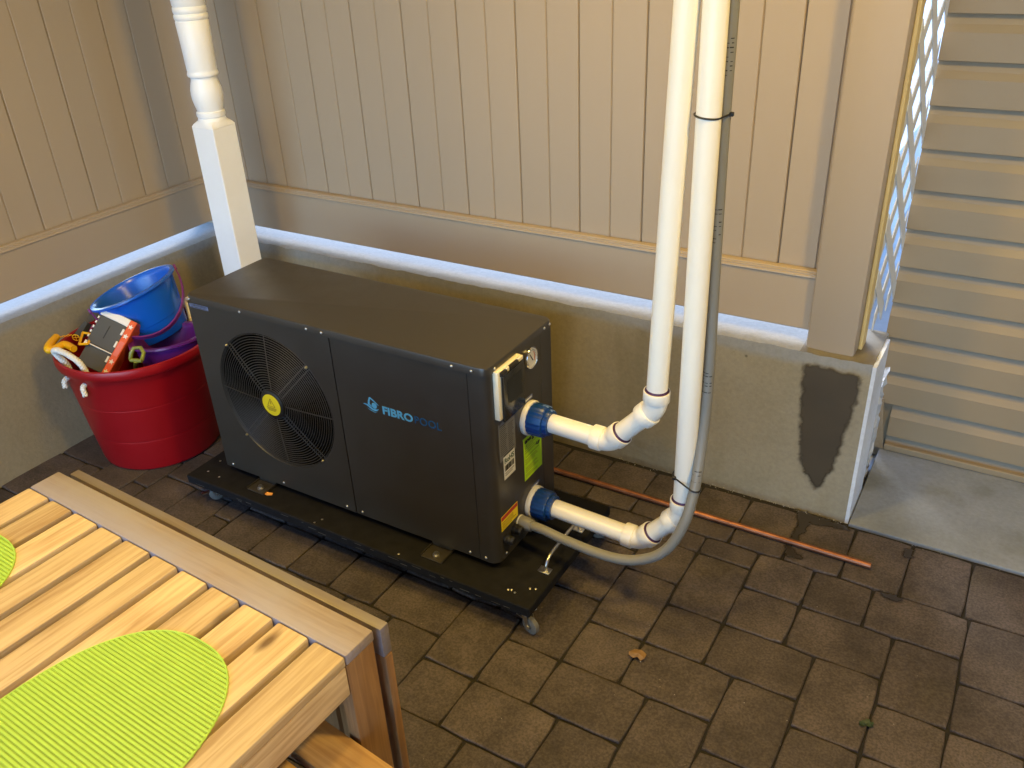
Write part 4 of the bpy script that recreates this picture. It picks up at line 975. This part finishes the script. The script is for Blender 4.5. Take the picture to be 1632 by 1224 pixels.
b = B(); p0, p1, p2, p3 = cpt(134, 512, .03), cpt(140, 514, .028), cpt(128, 535, -.005), cpt(117, 533, -.005)
vs = [p0, p1, p2, p3]; nrm = (p1-p0).cross(p3-p0).normalized(); prism(b, vs, nrm*.02); obj('scoop_body', b, M['toy_grey'], t, True)
b = B(); tube(b, [cpt(150, 518, .01), cpt(128, 542, -.03)], .006, 6); obj('grip', b, M['red'], t, True)
t = thing('toy_shovel', 'olive green shovel handle sticking out between the toys in the tub', 'toy', cpt(216, 562, -.01))
b = B(); tube(b, [cpt(208, 572, -.02), cpt(209, 563, 0), cpt(213, 555, .012), cpt(224, 554, .012), cpt(229, 562, 0), cpt(226, 574, -.02)], .0065, 8)
tube(b, [cpt(208, 574, -.02), cpt(226, 575, -.02)], .0065, 8); tube(b, [cpt(217, 575, -.02), cpt(217, 590, -.10)], .008, 8); obj('d_handle', b, M['toy_green'], t, True, 40)

# ------------------------------------------------------------------ slatted table with a hanging leaf
TZT = .724
rotz = R(-2.6)
t = thing('garden_table', 'slatted acacia table with lime placemats and a folded leaf', 'table', (-.683, .671, 0), Euler((0, 0, rotz)))
# local: x from 0 (right edge) to -.799 (left), y from 0 (far end) to -1.3
TW = .799; TH = .020
bounds = [0, .0632, .1360, .2126, .2827, .3590, .4303, .5038, .5778, .6528, .7271, TW]      # measured from the left
TL = 1.36
def slab(name, lo, hi, m, bev=.003, parent=t):
    """a board with its own origin at its centre (so that the grain differs)"""
    lo, hi = Vector(lo), Vector(hi); c = (lo+hi)/2; bb_ = B(); box(bb_, lo-c, hi-c, bev, 2); o_ = obj(name, bb_, m, parent, smooth=40); o_.location = c; return o_
slab('end_board', (-TW, -.0588, TZT-TH), (0, 0, TZT), M['wood_grey'])
for k in range(11):
    x0 = -TW+bounds[k]+(.0125 if k else 0); x1 = -TW+bounds[k+1]
    slab('slat', (x0, -TL+.06, TZT-TH), (x1, -.0598, TZT-.0005), M['wood_y'], .0035)
slab('end_board', (-TW, -TL, TZT-TH), (0, -TL+.0588, TZT), M['wood_grey'])
slab('apron', (-.024, -TL+.07, TZT-TH-.056), (-.0015, -.0605, TZT-TH-.0012), M['wood_y'], .002)
slab('apron', (-TW+.0015, -TL+.07, TZT-TH-.056), (-TW+.024, -.0605, TZT-TH-.0012), M['wood_y'], .002)
for xx in (-.62, -.36, -.14): slab('cross_rail', (xx, -TL+.06, TZT-TH-.045), (xx+.03, -.062, TZT-TH-.0015), M['wood_y'], .002)
for x0 in (-.0255, -TW+.0015):
    for y0 in (-.0592, -TL+.002): slab('leg', (x0, y0, 0), (x0+.024, y0+.0575, TZT-TH-.0012), M['wood_z'], .002)
slab('stretcher', (-TW+.03, -.045, .18), (-.028, -.022, .235), M['wood_x'], .002)
leaf = slab('hanging_leaf', (-TW+.006, .0150, TZT-.014-.058), (-.002, .0335, TZT-.014), M['wood_leaf'], .002)
leaf['label'] = 'folded table leaf hanging at the far end'
for k in range(11):
    x0 = -TW+.006+bounds[k]*.995+(.0105 if k else 0); x1 = -TW+.006+bounds[k+1]*.995-(.003 if k == 10 else 0)
    s_ = slab('leaf_slat', (x0, .0160, .22), (x1, .0325, TZT-.014-.0595), M['wood_greyz'], .002)
slab('hinge_rail', (-TW+.03, .0005, TZT-.050), (-.03, .0145, TZT-.026), M['wood_x'], .001)

# ------------------------------------------------------------------ placemats
def placemat(label, cx, cy, yaw):
    t = thing('placemat', label, 'placemat', (cx, cy, TZT), Euler((0, 0, yaw)), 'lime green woven placemats')
    A, Bq, N = .155, .235, 2.35
    def half(v, a, b_): return a*(max(0, 1-abs(v/b_)**N))**(1/N)
    b = B(); k = -Bq+.003
    pitch = .0062
    while k < Bq-.002:                # thick ribs across the short way
        hw = half(k, A, Bq)
        if hw > .006: box(b, (-hw, k-.0019, .0005), (hw, k+.0019, .0020), .0006)
        k += pitch
    obj('rib_thread', b, M['mat_green'], t, kind='stuff')
    b = B(); k = -A+.002
    while k < A-.001:                 # thin threads along
        hw = half(k, Bq, A)
        if hw > .006: box(b, (k-.00085, -hw, .0004), (k+.00085, hw, .00195))
        k += .0036
    obj('warp_thread', b, M['mat_green'], t, kind='stuff')
    b = B(); tube(b, [((math.copysign(abs(math.cos(a))**(2/N), math.cos(a)))*(A-.001), (math.copysign(abs(math.sin(a))**(2/N), math.sin(a)))*(Bq-.001), .0016) for a in [2*math.pi*i/96 for i in range(96)]], .0013, 5, closed=True); obj('hem', b, M['mat_green'], t)
placemat('lime green woven oval placemat at the front edge of the table', -.897, .299, R(-2.5))
placemat('lime green woven placemat cut off by the left picture edge', -1.398, .301, R(-2.5))

# ------------------------------------------------------------------ stool pushed under the table, only one plank of its top in view
t = thing('wooden_stool', 'acacia slatted stool pushed under the table corner, one plank showing', 'stool', (-.56, .43, 0), Euler((0, 0, R(-6))))
for k in range(4):
    slab('seat_slat', (-.225, .094-k*.082, .528), (.18, .094+.068-k*.082, .550), M['wood_x'], .004, t)
for x0 in (-.19, .125):
    slab('seat_rail', (x0, -.15, .480), (x0+.028, .155, .5272), M['wood_y'], .002, t)
    for y0 in (-.145, .110): slab('leg', (x0-.001, y0, 0), (x0+.029, y0+.036, .4795), M['wood_z'], .002, t)

# ------------------------------------------------------------------ small things on the paving
b = B(); c = Vector((-.582, 1.441, .004)); ring = []
for k, (x, y) in enumerate(((-.022, -.004), (-.014, .013), (.004, .016), (.019, .012), (.021, -.006), (.014, -.015), (.004, -.010), (-.006, -.015), (-.018, -.013))):
    ring.append(b.verts.new(c+Vector((x, y, (.0012 if k % 2 else .005)))))
m_ = b.verts.new(c+Vector((0, 0, .0075)))
for k in range(9): b.faces.new((ring[k], ring[(k+1) % 9], m_))
tag(obj('dry_leaf', b, M['leaf_dry']), 'curled tan dry leaf on the pavers', 'leaf')
t = thing('weed', 'small green weed growing in a paver joint', 'weed', (-.056, 1.5, 0)); rnd = random.Random(12)
for k in range(13):
    a = rnd.uniform(0, 6.28); l = rnd.uniform(.009, .019); up = rnd.uniform(.2, .9); d = Vector((math.cos(a), math.sin(a), up)).normalized(); s = Vector((-math.sin(a), math.cos(a), 0))*l*.36
    b = B(); p0 = Vector((rnd.uniform(-.004, .004), rnd.uniform(-.006, .006), .001)); p1 = p0+d*l*.6; p2 = p0+d*l+Vector((0, 0, -.002))
    b.faces.new([b.verts.new(p) for p in (p0, p1-s, p2, p1+s)]); obj('leaf', b, M['weed'], t)
# grit and crumbs of mortar swept against the wall foot and over the stones
bm = B(); rnd = random.Random(77)
def crumb(x, y, r):
    vs = [bm.verts.new((x+r*rnd.uniform(-1, 1), y+r*rnd.uniform(-1, 1), .001+r*rnd.uniform(0, .9))) for _ in range(5)]
    bmesh.ops.convex_hull(bm, input=vs)
for k in range(260):
    if k < 150: crumb(rnd.uniform(-1.0, -.26), 2.205-abs(rnd.gauss(0, .010)), rnd.uniform(.0008, .0030))
    elif k < 190: crumb(rnd.uniform(-.25, .4), 2.190+rnd.gauss(0, .006), rnd.uniform(.0008, .0022))
    else: crumb(rnd.uniform(-1.1, .25), rnd.uniform(.9, 2.1), rnd.uniform(.0006, .0018))
bmesh.ops.delete(bm, geom=[v for v in bm.verts if not v.link_faces], context='VERTS')
tag(obj('grit', bm, M['rubble']), 'loose grit on the paving', 'grit', kind='stuff')
for o_ in scene.objects:
    if '_w' in o_: del o_['_w']
